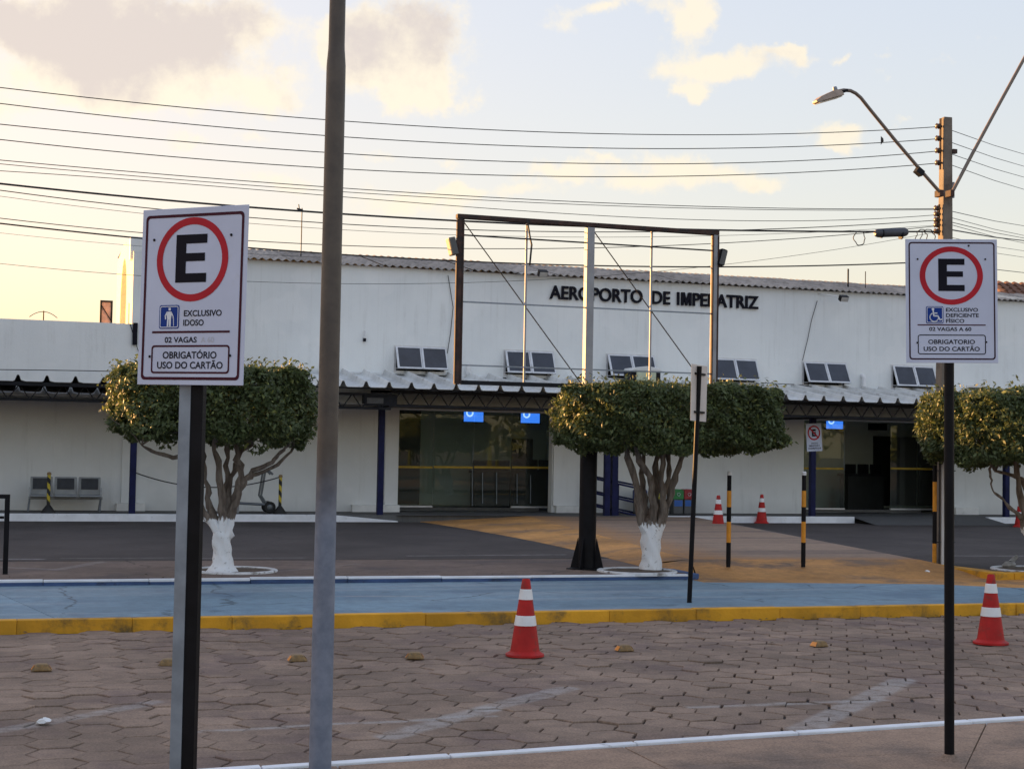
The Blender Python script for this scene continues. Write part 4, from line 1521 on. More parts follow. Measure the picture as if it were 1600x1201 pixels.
for dy_ in (-.06, .30):
    cz = gv(421, 790, YH).z
    R_ = max(.09, cz - Z_FLOOR)
    tw = MB(Matrix.Translation((hp[-1].x, YH + dy_, Z_FLOOR + .125)) @ Matrix.Rotation(PI / 2, 4, 'X'))
    tw.lathe((0, 0, 0), [(.07, -.025), (.11, -.03), (.125, -.012), (.125, .012), (.11, .03), (.07, .025)], 20, cap=False)
    ty = tw.build('tyre', M_blackrubber, ht)
    tw = MB(Matrix.Translation((hp[-1].x, YH + dy_, Z_FLOOR + .125)) @ Matrix.Rotation(PI / 2, 4, 'X'))
    tw.lathe((0, 0, 0), [(.0, .022), (.03, .025), (.07, .012), (.078, .0), (.07, -.012), (0, -.02)], 20, cap=False)
    tw.build('hub', M_trolley, ty)

# blue ramp railing
YR = 32.62
rl = thing('ramp_railing', 'navy blue double pipe railing sloping beside the ramp, behind the middle tree', 'railing', (gv(960, 800, YR).x, YR, Z_FLOOR))
for k_, dyr in enumerate((0, 1.0)):
    for (ya, yb_) in ((747, 764), (770, 787), (790, 807)):
        a, b = gv(928, ya - (3 if k_ else 0), YR + dyr), gv(1003, yb_ - (4 if k_ else 0), YR + dyr)
        MB().tube([a, b], .022, 8).build('rail', M_navy, rl)
    for px in (930, 966, 1002):
        a = gv(px, 747 + (px - 928) * .23, YR + dyr)
        MB().tube([(a.x, YR + dyr, Z_FLOOR - .1), (a.x, YR + dyr, a.z)], .025, 8).build('post', M_navy, rl)

# recycling bins
for px0, px1, m, lab in ((996, 1010, M_binB, 'navy topped recycling bin behind the middle tree trunk, closest to the railing'), (1022, 1038, M_binY, 'yellow topped recycling bin between the stems of the middle tree'), (1053, 1067, M_binG, 'green topped recycling bin with white mark between the middle tree and the back-turned sign'), (1070, 1083, M_binR, 'red topped recycling bin partly hidden by the back-turned sign post')):
    yb_ = 33.35
    a, b = gv(px0, 764, yb_), gv(px1, 800, yb_)
    cx, w2 = (a.x + b.x) / 2, (b.x - a.x) / 2 + .015
    t = thing('recycling_bin', lab, 'bin', (cx, yb_, Z_FLOOR), 0, 'recycling bins on the walkway')
    zt_ = a.z
    zm = zt_ - .24
    MB().box((cx - w2 + .01, yb_, Z_FLOOR), (cx + w2 - .01, yb_ + .25, zm)).build('body', M_binbody, t, bevel=.015)
    MB().prism([(cx - w2, zm + .002), (cx + w2, zm + .002), (cx + w2, zt_ - .04), (cx + w2 * .7, zt_), (cx - w2 * .7, zt_), (cx - w2, zt_ - .04)], yb_ - .012, yb_ + .27).build('hood', m, t, bevel=.01)
    MB().box((cx - w2 + .03, yb_ - .006, zm - .16), (cx + w2 - .03, yb_ - .001, zm - .02)).build('label_plate', M_binlabel, t)
    mb = MB()
    for k_ in range(3):
        an = PI / 2 + k_ * 2 * PI / 3
        c0 = Vector((cx + .045 * cos(an + .8), 0, zm + .12 + .045 * sin(an + .8)))
        c1 = Vector((cx + .045 * cos(an - .8), 0, zm + .12 + .045 * sin(an - .8)))
        mb.bar((c0.x, yb_ - .016, c0.z), (c1.x, yb_ - .016, c1.z), .006, .022, (0, 1, 0))
    mb.build('recycling_mark', M_signpic, t)


# ------------------------------------------------------------------ cones
def make_cone(loc, h=.665):
    t = thing('traffic_cone', '', 'traffic cone', loc, 0, 'red and white traffic cones')
    r0, r1 = .128, .034
    zb = .045
    rad = lambda z: r0 + (r1 - r0) * (z - zb) / (h - zb)
    c = loc
    sk = MB()
    pts = [(.165 * (1.0 + .03 * (k % 2)), 0) for k in range(1)]
    sk.lathe(c, [(.168, 0), (.168, .018), (.150, .028), (.136, .034), (.130, zb)], 28).build('base', M_conered, t)
    sk = MB()
    sk.lathe(c, [(rad(z), z) for z in (zb, .12, .2, .3, .4, .5, .6, h - .012)] + [(r1 - .004, h), (r1 - .012, h), (r1 - .012, h - .06)], 28, cap=False)
    sk.build('body', M_conered, t)
    for (f0, f1) in ((.40, .525), (.735, .865)):
        z0, z1 = h * f0, h * f1
        MB().lathe(c, [(rad(z0) + .001, z0 - .002), (rad(z0) + .004, z0), (rad(z1) + .004, z1), (rad(z1) + .001, z1 + .002)], 28, cap=False).build('reflective_band', M_conewhite, t)
    return t


p = gz(820, 1025, 0)
cone = make_cone((p.x, p.y, .006))
cone['label'] = 'red traffic cone with two white bands, alone on the paving before the blue path'
for px, py, z, lab in ((1548, 1005, 0.006, 'red traffic cone on the paving beside the disabled parking sign post'), (1122, 823, Z_TER + .05, 'red cone at the crossing edge, between the back-turned sign and a striped bollard'),
                       (1190, 817, Z_TER, 'red cone with white bands on asphalt against the white kerb, between two striped bollards'), (1594, 823, Z_TER, 'red cone half hidden by branches of the tree at the frame edge')):
    p = gz(px, py, z)
    dup(cone, (p.x, p.y, z), random.uniform(0, 6), lab)


# ------------------------------------------------------------------ striped bollards
def bollard(px, py, ptop, label, z):
    p = gz(px, py, z)
    h = (py - ptop) / (FPX / p.dot(CF) if False else FPX / (Vector((p.x, p.y, z)) - CO).dot(CF))
    t = thing('bollard', label, 'bollard', (p.x, p.y, z), 0, 'black and amber striped bollards')
    r = .032
    fr = [0, .25, .50, .75, .985] if px != 1460 else [0, .20, .50, .78, .985]
    cols = [M_bollY, M_blackpaint, M_bollY, M_blackpaint]
    if px != 1460:
        fr = [0, .12, .28, .46, .66, .985] if False else [0, .235, .445, .62, .985]
        cols = [M_blackpaint, M_bollY, M_blackpaint, M_bollY]
        fr = [0, .23, .46, .62, .80]
        cols = [M_blackpaint, M_bollY, M_blackpaint, M_bollY]
    core = MB().tube([(p.x, p.y, z - .05), (p.x, p.y, z + h)], r - .002, 16).build('tube', M_blackpaint, t)
    for (a, b), m in zip(zip(fr, fr[1:]), cols):
        MB().tube([(p.x, p.y, z + h * a + .001), (p.x, p.y, z + h * b - .001)], r, 16).build('stripe', m, t)
    MB().lathe((p.x, p.y, z + h), [(r, -.04), (r + .001, 0), (r * .7, .012), (0, .014)], 16, cap=False).build('cap', M_conewhite, t)
    return t


bollard(1138, 880, 738, 'black and amber bollard left of the other free-standing one on the crossing', .26)
bollard(1255, 880, 738, 'black and amber bollard on the crossing in front of the no parking sign column', .26)
bollard(1460, 882, 716, 'black and amber bollard beside the utility pole foot', Z_TER)


# ------------------------------------------------------------------ trees
def tree(name, label, base, stems, cx, cy, z0, z1, rx, ry, trunk_top, seed, nleaf=42000, pw=7.0, topdome=.10, openb=False, sagb=.17):
    rr = random.Random(seed)
    rs = np.random.RandomState(seed)
    t = thing(name, label, 'tree', base)
    mb = MB()
    B = Vector(base)
    # flared bole
    bole = stems['bole']
    bp, br_ = [], []
    for i in range(len(bole) - 1):
        for k in range(4):
            f = k / 4
            bp.append(B + Vector([bole[i][q] + (bole[i + 1][q] - bole[i][q]) * f for q in range(3)]))
            br_.append(bole[i][3] + (bole[i + 1][3] - bole[i][3]) * f)
    mb.tube(bp, br_, 22)
    ends = []
    for st in stems['stems']:
        low_ = (st[0][0] * .35, st[0][1] * .35, max(.2, st[0][2] - .2), st[0][3] * .9)
        st = [low_] + list(st)
        pts = [B + Vector(p[:3]) for p in st]
        rad = [p[3] * .70 for p in st]
        # resample with wobble
        fine, fr = [], []
        for i in range(len(pts) - 1):
            for k in range(4):
                f = k / 4
                fine.append(pts[i].lerp(pts[i + 1], f) + Vector((rr.gauss(0, .008), rr.gauss(0, .008), 0)))
                fr.append(rad[i] + (rad[i + 1] - rad[i]) * f)
        fine.append(pts[-1])
        fr.append(rad[-1])
        mb.tube(fine, fr, 9)
        ends.append((pts[-1], rad[-1], (pts[-1] - pts[-2]).normalized()))
    for (e, r, dr) in ends:                 # twigs up into the crown
        for k in range(4):
            q = e
            cdir = Vector((cx - e.x, cy - e.y, .25)).normalized()
            d_ = (dr * .6 + cdir * .7 + Vector((rr.uniform(-.8, .8), rr.uniform(-.8, .8), rr.uniform(0, .6)))).normalized()
            pp, ra = [e], [r * .8]
            for s_ in range(4):
                d_ = (d_ + Vector((rr.uniform(-.4, .4), rr.uniform(-.4, .4), rr.uniform(-.2, .3)))).normalized()
                q = q + d_ * .17
                pp.append(q)
                ra.append(r * .8 * (1 - .2 * (s_ + 1)))
            mb.tube(pp, ra, 6)
    mb.v = [(x + .011 * sin(y * 41 + z * 19) + .007 * sin(z * 37 + x * 50), y + .011 * sin(x * 43 + z * 23), z) for x, y, z in mb.v]
    mb.build('trunk', trunk_mat(trunk_top), t)
    # crown: leaves through a clipped drum, denser towards its skin, outline lumpy
    n = nleaf
    th = rs.rand(n) * 2 * PI
    zz = rs.rand(n) * 2 - 1
    rad = np.sqrt(rs.rand(n))
    # push most leaves towards the surface
    skin = rs.rand(n) < .75
    kind = rs.rand(n)
    rad = np.where(skin & (kind < .55), .86 + .14 * rs.rand(n), rad)
    zz = np.where(skin & (kind >= .55), np.sign(rs.rand(n) - .42) * (.80 + .2 * rs.rand(n)), zz)
    # superellipse rounding of the edges
    lim = (np.abs(zz) ** pw + rad ** pw) ** (1 / pw)
    sc_ = np.where(lim > 1, 1 / lim, 1)
    zz, rad = zz * sc_, rad * sc_
    ph = rs.rand(8) * 6.28
    lump = 1 + .045 * np.sin(3 * th + ph[0]) + .035 * np.sin(5 * th + ph[1] + 2 * zz) + .03 * np.sin(9 * th + ph[2] + 3 * zz) + .018 * np.sin(17 * th + ph[3] + 7 * zz)
    X = cx + rad * lump * rx * np.cos(th)
    Y = cy + rad * lump * ry * np.sin(th)
    hz = (z1 - z0) / 2
    q3 = .5 * np.sin(X * 6.3 + ph[3]) * np.sin(Y * 5.9 + ph[2]) + .5 * np.sin(X * 13 + zz * 5 + ph[1]) * np.sin(Y * 12 + zz * 4 + ph[0])
    X = cx + (X - cx) * (1 + .055 * q3)
    Y = cy + (Y - cy) * (1 + .055 * q3)
    low = sagb * np.sin(X * 4.1 + ph[4]) * np.sin(Y * 3.7 + ph[5]) + .09 * np.sin(X * 9 + ph[6]) * np.sin(Y * 8 + ph[7])
    Z = (z0 + z1) / 2 + zz * hz + np.where(zz < 0, low * -zz, .45 * low * zz) + topdome * np.maximum(zz, 0) * (1 - rad ** 2)
    # thin out random pockets so that gaps show
    pock = np.sin(X * 11 + ph[0]) * np.sin(Y * 10 + ph[1]) * np.sin(Z * 13 + ph[2])
    keep = (pock < .30) | (rs.rand(n) < .22)
    hole = np.sin(X * 5.1 + ph[4]) * np.sin(Z * 9.3 + ph[5]) * np.sin(Y * 4.7 + ph[6])
    keep &= (hole < .40) | (rs.rand(n) < .25)
    if openb:
        keep &= ~((zz < .15) & (rad < .62) & (rs.rand(n) < .85))
    # stray shoots beyond the clipped outline
    stray = rs.rand(n) < .06
    Z = np.where(stray & (zz > .5), Z + rs.rand(n) ** 2 * .16, Z)
    X = np.where(stray, X + (rs.rand(n) - .5) * .22, X)
    X, Y, Z = X[keep], Y[keep], Z[keep]
    n = len(X)
    L = .022 + .026 * rs.rand(n) ** 1.4
    Wd = L * (.42 + .12 * rs.rand(n))
    # leaf frames: pointing outwards and drooping, random roll
    o_ = np.stack([X - cx, Y - cy, (Z - (z0 + z1) / 2) * 1.2], 1)
    o_ /= np.linalg.norm(o_, axis=1, keepdims=True) + 1e-6
    dvec = o_ * .5 + rs.randn(n, 3) * .65 + np.array([0, 0, -.25])
    dvec /= np.linalg.norm(dvec, axis=1, keepdims=True)
    nv = o_ * .8 + rs.randn(n, 3) * .6 + np.array([0, 0, .5])
    sd = np.cross(dvec, nv)
    sd /= np.linalg.norm(sd, axis=1, keepdims=True) + 1e-6
    nn = np.cross(sd, dvec)
    P = np.stack([X, Y, Z], 1) - np.array(base)
    L_, W_ = L[:, None], Wd[:, None]
    v0 = P - dvec * L_
    v1 = P + sd * W_ + nn * W_ * .25
    v2 = P + dvec * L_
    v3 = P - sd * W_ + nn * W_ * .25
    V = np.stack([v0, v1, v2, v3], 1).reshape(-1, 3)
    me = bpy.data.meshes.new('foliage')
    me.vertices.add(len(V))
    me.vertices.foreach_set('co', V.ravel())
    idx = np.arange(n)[:, None] * 4
    tri = np.concatenate([idx + np.array([0, 1, 2]), idx + np.array([0, 2, 3])], 1).reshape(-1)
    me.loops.add(len(tri))
    me.loops.foreach_set('vertex_index', tri)
    me.polygons.add(2 * n)
    me.polygons.foreach_set('loop_start', np.arange(2 * n) * 3)
    me.polygons.foreach_set('loop_total', np.full(2 * n, 3))
    me.update()
    me.validate()
    me.materials.append(M_leaf)
    o = bpy.data.objects.new('foliage', me)
    COL.objects.link(o)
    o.parent = t
    o['kind'] = 'stuff'
    return t


def stem_from_px(pts, base, dys):
    """stem points given by where they are seen, at their own depth offsets"""
    outp = []
    for (px, py, r), dy_ in zip(pts, dys):
        w = gv(px, py, base[1] + dy_)
        outp.append((w.x - base[0], w.y - base[1], w.z - base[2], r))
    return outp


def planter(name, label, c, r, z):
    t = thing(name, label, 'planter ring', (c[0], c[1], z))
    mb = MB()
    mb.lathe((c[0], c[1], z), [(r - .075, -.02), (r - .075, .014), (r - .065, .022), (r - .012, .022), (r, .014), (r, -.02)], 40, cap=False).build('rim', M_ring, t)
    MB().lathe((c[0], c[1], z), [(r - .075, .004), (.25, .010), (0.0, .016)], 32, cap=False).build('soil', M_soil, t)
    return t


# middle tree
b1 = gz(1017, 890, Z_TER)
base = (b1.x, b1.y, Z_TER)
st = {'bole': [(0, 0, -.1, .165), (0, 0, .03, .148), (0, 0, .15, .130), (-.005, 0, .35, .128), (-.01, 0, .50, .134), (-.015, 0, .60, .12), (-.015, 0, .70, .07), (-.015, 0, .76, .01)],
      'stems': [stem_from_px(p, base, d_) for p, d_ in (
          ([(1012, 840, .10), (1002, 815, .085), (996, 770, .07), (984, 720, .06), (975, 695, .045)], [0, -.04, -.08, -.12, -.2]),
          ([(1016, 835, .09), (1020, 790, .07), (1016, 750, .06), (1000, 720, .05), (992, 690, .04)], [0, -.05, -.12, -.2, -.25]),
          ([(1022, 830, .09), (1026, 790, .075), (1024, 740, .065), (1028, 700, .05)], [.05, .08, .12, .2]),
          ([(1026, 830, .09), (1037, 790, .07), (1034, 750, .06), (1037, 700, .05)], [0, -.05, -.06, -.1]),
          ([(1030, 830, .085), (1045, 780, .07), (1056, 740, .06), (1070, 695, .05)], [.02, .0, -.05, -.12]),
          ([(1012, 838, .08), (1008, 790, .065), (1003, 740, .055), (1006, 690, .04)], [.08, .15, .25, .4]),
          ([(1022, 835, .08), (1034, 790, .06), (1046, 735, .05), (1042, 690, .04)], [.1, .2, .35, .5]))]}
zt1, zb1 = gv(1040, 606, b1.y).z, gv(1040, 699, b1.y).z
cxm = (gv(866, 655, b1.y).x + gv(1222, 655, b1.y).x) / 2
rxm = (gv(1222, 655, b1.y).x - gv(866, 655, b1.y).x) / 2
tree('ficus_tree', 'box-clipped ficus with limewashed trunk between the billboard pillar and back-turned sign', base, st, cxm, b1.y + .05, zb1, zt1, rxm * .92, 1.3, .62, 3, 80000, 8.0, topdome=.03, sagb=.08)
rc = gz(1025, 893, Z_TER)
planter('planter_ring', 'white painted ring round the foot of the middle tree', (8.06, rc.y + .1), .54, Z_TER)

# left tree
b2 = gz(347, 893, Z_TER)
base = (b2.x, b2.y, Z_TER)
st = {'bole': [(0, 0, -.1, .24), (0, 0, .02, .19), (0, 0, .08, .14), (0, 0, .2, .112), (-.01, 0, .36, .112), (-.02, 0, .46, .118), (-.02, 0, .56, .07), (-.02, 0, .62, .01)],
      'stems': [stem_from_px(p, base, d_) for p, d_ in (
          ([(344, 835, .11), (330, 815, .07), (315, 795, .058), (306, 750, .05), (300, 710, .045), (272, 715, .04), (240, 705, .03), (222, 695, .02)], [0, -.03, -.05, -.1, -.15, -.2, -.25, -.3]),
          ([(346, 830, .10), (330, 800, .065), (326, 770, .05), (318, 730, .04), (316, 695, .03)], [0, .03, .05, .1, .2]),
          ([(347, 835, .10), (346, 795, .075), (345, 750, .06), (338, 710, .05), (334, 680, .04)], [-.02, -.05, -.08, -.1, -.1]),
          ([(350, 830, .09), (352, 790, .06), (354, 740, .05), (356, 690, .04)], [.04, .08, .12, .2]),
          ([(354, 835, .11), (362, 800, .08), (372, 770, .07), (376, 735, .06), (368, 700, .045), (372, 680, .04)], [0, 0, -.03, -.05, -.05, 0]),
          ([(364, 795, .06), (374, 760, .055), (395, 735, .05), (425, 722, .042), (440, 705, .035), (452, 695, .025)], [0, -.03, -.08, -.15, -.2, -.25]),
          ([(368, 780, .05), (385, 748, .042), (412, 737, .036), (438, 722, .03), (458, 700, .022)], [0, .03, .06, .1, .15]),
          ([(352, 800, .05), (360, 745, .045), (378, 705, .035), (394, 695, .025)], [0, .1, .2, .3]))]}
zt2, zb2 = gv(340, 577, b2.y).z, gv(340, 688, b2.y).z
xa, xb = gv(170, 640, b2.y).x, gv(497, 640, b2.y).x
tree('ficus_tree', 'round-clipped ficus with limewashed forked trunk behind the elderly parking sign', base, st, (xa + xb) / 2, b2.y + .05, zb2, zt2, (xb - xa) / 2 * .97, 1.25, .66, 9, 72000, 5.5, topdome=.03, openb=True, sagb=.10)
rc = gz(352, 892, Z_TER)
planter('planter_ring', 'white painted ring round the foot of the tree behind the elderly sign', (rc.x + .12, rc.y + .05), .55, Z_TER)

# right tree, cut by the frame
b3 = gz(1634, 890, Z_TER)
base = (b3.x, b3.y, Z_TER)
st = {'bole': [(0, 0, -.1, .2), (0, 0, .03, .17), (0, 0, .2, .14), (0, 0, .5, .145), (0, 0, .65, .13), (0, 0, .8, .02)],
      'stems': [stem_from_px(p, base, d_) for p, d_ in (
          ([(1606, 838, .10), (1598, 800, .07), (1592, 760, .06), (1588, 720, .05)], [0, -.03, -.05, -.1]),
          ([(1604, 815, .06), (1580, 793, .035), (1565, 778, .026), (1550, 766, .024), (1546, 745, .022), (1549, 728, .02)], [0, -.1, -.15, -.2, -.22, -.25]),
          ([(1612, 835, .09), (1618, 790, .07), (1625, 740, .06), (1630, 710, .05)], [0, .05, .1, .2]),
          ([(1612, 835, .09), (1608, 790, .06), (1600, 750, .05), (1575, 740, .035), (1555, 735, .03)], [.05, .1, .1, .1, .1]),
          ([(1615, 835, .08), (1640, 780, .06), (1660, 720, .05)], [0, 0, 0]))]}
zt3, zb3 = gv(1560, 614, b3.y).z, gv(1560, 722, b3.y).z
xa = gv(1455, 680, b3.y).x
tree('ficus_tree', 'clipped ficus cut by the frame edge behind the disabled parking sign post', base, st, xa + 1.66, b3.y + .05, zb3, zt3, 1.53, 1.3, .62, 15, 72000, 6.5, topdome=.03, sagb=.08)
planter('planter_ring', 'white painted ring with a pale stone in it, at the foot of the right-hand tree', (b3.x - .20, b3.y + .02), .60, Z_TER)
s_ = gz(1577, 886, Z_TER)
stn = thing('stone', 'pale rounded stone lying inside the white ring at the frame edge', 'stone', (s_.x, s_.y, Z_TER))
mb = MB()
mb.lathe((s_.x, s_.y, Z_TER), [(.08, 0), (.10, .03), (.085, .06), (.05, .085), (0, .09)], 10, cap=False)
mb.v = [(x + random.uniform(-.015, .015), y + random.uniform(-.015, .015), z + random.uniform(-.01, .012)) for x, y, z in mb.v]
mb.build('rock', M_stone, stn)
mb = MB()
mb.tube([(s_.x + .05, s_.y + .05, Z_TER + .05), (s_.x + .16, s_.y + .1, Z_TER + .12), (s_.x + .21, s_.y + .1, Z_TER + .16)], [.045, .035, .025], 8)
mb.build('broken_stump', M_stone, stn)


# ------------------------------------------------------------------ flat printing for the parking signs
def rrect(x0, z0, x1, z1, r, n=6):
    pts = []
    for cx, cz, a0 in ((x1 - r, z0 + r, -PI / 2), (x1 - r, z1 - r, 0), (x0 + r, z1 - r, PI / 2), (x0 + r, z0 + r, PI)):
        for i in range(n + 1):
            a = a0 + PI / 2 * i / n
            pts.append((cx + r * cos(a), cz + r * sin(a)))
    return pts


def ring2(mb, outer, inner, y):
    n = len(outer)
    mb.add([(p[0], y, p[1]) for p in outer] + [(p[0], y, p[1]) for p in inner], [(i, (i + 1) % n, n + (i + 1) % n, n + i) for i in range(n)])


def poly2(mb, pts, y):
    mb.add([(p[0], y, p[1]) for p in pts], [tuple(range(len(pts)))])


def ell(cx, cz, rx, rz, n=56):
    return [(cx + rx * cos(2 * PI * i / n), cz + rz * sin(2 * PI * i / n)) for i in range(n)]


def parking_sign(t, M, w, h, spec):
    """panel of width w, height h with its lower left corner at the local origin; printing in fractions s (from left), q (from top)"""
    X = lambda s: s * w
    Zq = lambda q: h * (1 - q)
    th = .004
    MB(M).box((0, 0, 0), (w, th, h)).build('panel', M_signface, t, bevel=.0015)
    y = -.0012
    b = spec['border']
    o_ = rrect(X(b[0]), Zq(b[3]), X(b[2]), Zq(b[1]), .018)
    lw = spec['bw'] * w
    i_ = rrect(X(b[0]) + lw, Zq(b[3]) + lw, X(b[2]) - lw, Zq(b[1]) - lw, .012)
    mb = MB(M)
    ring2(mb, o_, i_, y)
    mb.build('border', spec['bordermat'], t)
    cx, cz, rx, rz, tk = spec['ring']
    mb = MB(M)
    ring2(mb, ell(X(cx), Zq(cz), rx * w, rz * h), ell(X(cx), Zq(cz), rx * w - tk * w, rz * h - tk * w * (rz * h) / (rx * w)), y)
    mb.build('red_ring', M_red, t)
    s0, q0, s1, q1 = spec['E']
    xa, xb, za, zb_ = X(s0), X(s1), Zq(q1), Zq(q0)
    H_, W_ = zb_ - za, xb - xa
    stw, ar, mr = .33 * W_, .19 * H_, .17 * H_
    mb = MB(M)
    zc = za + H_ * .525
    for p in ([(xa, za), (xa + stw, za), (xa + stw, zb_), (xa, zb_)], [(xa + stw, za), (xb, za), (xb, za + ar), (xa + stw, za + ar)], [(xa + stw, zb_ - ar), (xb, zb_ - ar), (xb, zb_), (xa + stw, zb_)], [(xa + stw, zc - mr / 2), (xb - .06 * W_, zc - mr / 2), (xb - .06 * W_, zc + mr / 2), (xa + stw, zc + mr / 2)]):
        poly2(mb, p, y)
    mb.build('letter_e', M_ink, t)
    s0, q0, s1, q1 = spec['pic']
    xa, xb, za, zb_ = X(s0), X(s1), Zq(q1), Zq(q0)
    pw_, ph_ = xb - xa, zb_ - za
    mb = MB(M)
    poly2(mb, rrect(xa, za, xb, zb_, .09 * pw_), y)
    pl = mb.build('pictogram_plate', M_signblue, t)
    mb = MB(M)
    ring2(mb, rrect(xa + .045 * pw_, za + .045 * pw_, xb - .045 * pw_, zb_ - .045 * pw_, .07 * pw_), rrect(xa + .075 * pw_, za + .075 * pw_, xb - .075 * pw_, zb_ - .075 * pw_, .05 * pw_), y - .0008)
    F = lambda a, b: (xa + a * pw_, za + b * ph_)

    def stroke(pts, wd):
        for p, q in zip(pts, pts[1:]):
            p, q = Vector(F(*p)), Vector(F(*q))
            d_ = (q - p).normalized()
            n_ = Vector((-d_.y, d_.x)) * (wd * pw_ / 2)
            e_ = d_ * (wd * pw_ * .35)
            poly2(mb, [tuple(p - n_ - e_), tuple(q - n_ + e_), tuple(q + n_ + e_), tuple(p + n_ - e_)], y - .0010)
    if spec['kind'] == 'elder':
        poly2(mb, [F(.47, .77), F(.57, .77), F(.58, .88), F(.46, .88)], y - .0010)
        poly2(mb, [F(.40, .72), F(.60, .73), F(.63, .60), F(.60, .40), F(.42, .40), F(.37, .60)], y - .0010)
        poly2(mb, [F(.41, .40), F(.49, .40), F(.48, .10), F(.40, .10)], y - .0010)
        poly2(mb, [F(.51, .40), F(.60, .40), F(.60, .10), F(.52, .10)], y - .0010)
        stroke([(.40, .70), (.31, .54), (.33, .42)], .06)
        stroke([(.60, .70), (.70, .52), (.72, .44)], .05)
        stroke([(.72, .46), (.745, .12)], .028)
    else:
        poly2(mb, [F(.40 + .075 * cos(2 * PI * i / 14), .83 + .075 * sin(2 * PI * i / 14)) for i in range(14)], y - .0010)
        stroke([(.41, .74), (.45, .44), (.68, .44), (.80, .20), (.88, .24)], .075)
        stroke([(.43, .60), (.63, .60)], .06)
        arc = [(.47 + .25 * cos(a), .36 + .25 * sin(a)) for a in [math.radians(118 + i * 15) for i in range(16)]]
        stroke(arc, .06)
    mb.build('pictogram', M_signpic, t)
    for tx, s0, s1, q, capf in spec['text']:
        mb = MB(M)
        text_fit(mb, tx, X(s0), X(s1), Zq(q), capf * h, y, .020)
        mb.build('text_line', M_ink, t)
    if spec.get('ghost'):
        mb = MB(M)
        tx, s0, s1, q, capf = spec['ghost']
        text_fit(mb, tx, X(s0), X(s1), Zq(q), capf * h, y, .0)
        mb.build('faded_lettering', M_ghost, t)
    s0, s1, q, hh = spec['rule']
    mb = MB(M)
    poly2(mb, [(X(s0), Zq(q + hh / 2)), (X(s1), Zq(q + hh / 2)), (X(s1), Zq(q - hh / 2)), (X(s0), Zq(q - hh / 2))], y)
    mb.build('rule', M_maroon, t)
    s0, q0, s1, q1 = spec['box']
    mb = MB(M)
    lw = spec['boxw'] * w
    ring2(mb, rrect(X(s0), Zq(q1), X(s1), Zq(q0), .014), rrect(X(s0) + lw, Zq(q1) + lw, X(s1) - lw, Zq(q0) - lw, .009), y)
    mb.build('text_frame', spec['boxmat'], t)
    for s_, q in spec['screws']:
        MB(M @ Matrix.Translation((X(s_), -.001, Zq(q))) @ Matrix.Rotation(PI / 2, 4, 'X')).lathe((0, 0, 0), [(.0055, 0), (.0055, .002), (.003, .004), (0, .0042)], 10, cap=False).build('screw', M_steel, t)


# elderly parking sign on two posts
D = 6.05                                     # distance along the view axis
pc = CO + ray(299, 458) * D
tl_, bl_, br_, tr_ = [CO + ray(*p) * D for p in ((221, 325), (211, 601), (387, 600), (388, 315))]
yaw = -PHI - math.radians(27)
hgt = (tl_ - bl_).length * .995 + .008
wid = .522
t = thing('parking_sign', 'white E parking sign for elderly drivers with walking figure, on two posts', 'sign', (pc.x, pc.y, Z_PAVE), 0)
zlo = (bl_.z + br_.z) / 2
axis = Vector((cos(yaw), sin(yaw), 0))
org = Vector((pc.x, pc.y, zlo)) - axis * (wid / 2)
M = Matrix.Translation(org) @ Matrix.Rotation(yaw, 4, 'Z') @ Matrix.Rotation(math.radians(.6), 4, 'Y')
parking_sign(t, M, wid, hgt, dict(kind='elder', border=(.035, .035, .965, .972), bw=.022, bordermat=M_maroon, ring=(.49, .293, .339, .238, .058), E=(.335, .152, .628, .423), pic=(.195, .549, .386, .683),
    text=[('EXCLUSIVO', .43, .785, .597, .034), ('IDOSO', .427, .62, .650, .034), ('02 VAGAS', .255, .56, .746, .032), ('OBRIGATÓRIO', .24, .75, .832, .039), ('USO DO CARTÃO', .19, .81, .889, .039)],
    ghost=('A 60', .60, .72, .746, .030), rule=(.13, .865, .702, .012), box=(.13, .776, .87, .936), boxw=.014, boxmat=M_maroon, screws=[(.12, .175), (.85, .165), (.115, .84), (.875, .835)]))
nrm = Vector((sin(yaw), -cos(yaw), 0))
for (px, m, r, dd) in ((281, M_galv, .026, .045), (300, M_blackpaint, .029, .040)):
    q = CO + ray(px, 604) * (D + .02)
    x_, y_ = q.x - nrm.x * dd, q.y - nrm.y * dd
    Mp = Matrix.Translation((x_, y_, 0)) @ Matrix.Rotation(yaw + .25, 4, 'Z')
    zt_ = zlo + hgt * .93
    if m is M_galv:
        mb = MB(Mp)
        mb.box((-.024, -.018, -.1), (.024, -.015, zt_)).box((-.024, -.015, -.1), (-.021, .02, zt_)).box((.021, -.015, -.1), (.024, .02, zt_))
        po = mb.build('post', m, t)
        po['label'] = 'bare galvanised post'
    else:
        po = MB(Mp).box((-.028, -.02, -.1), (.028, .02, zt_)).build('post', m, t, bevel=.004)
        po['label'] = 'black painted post'

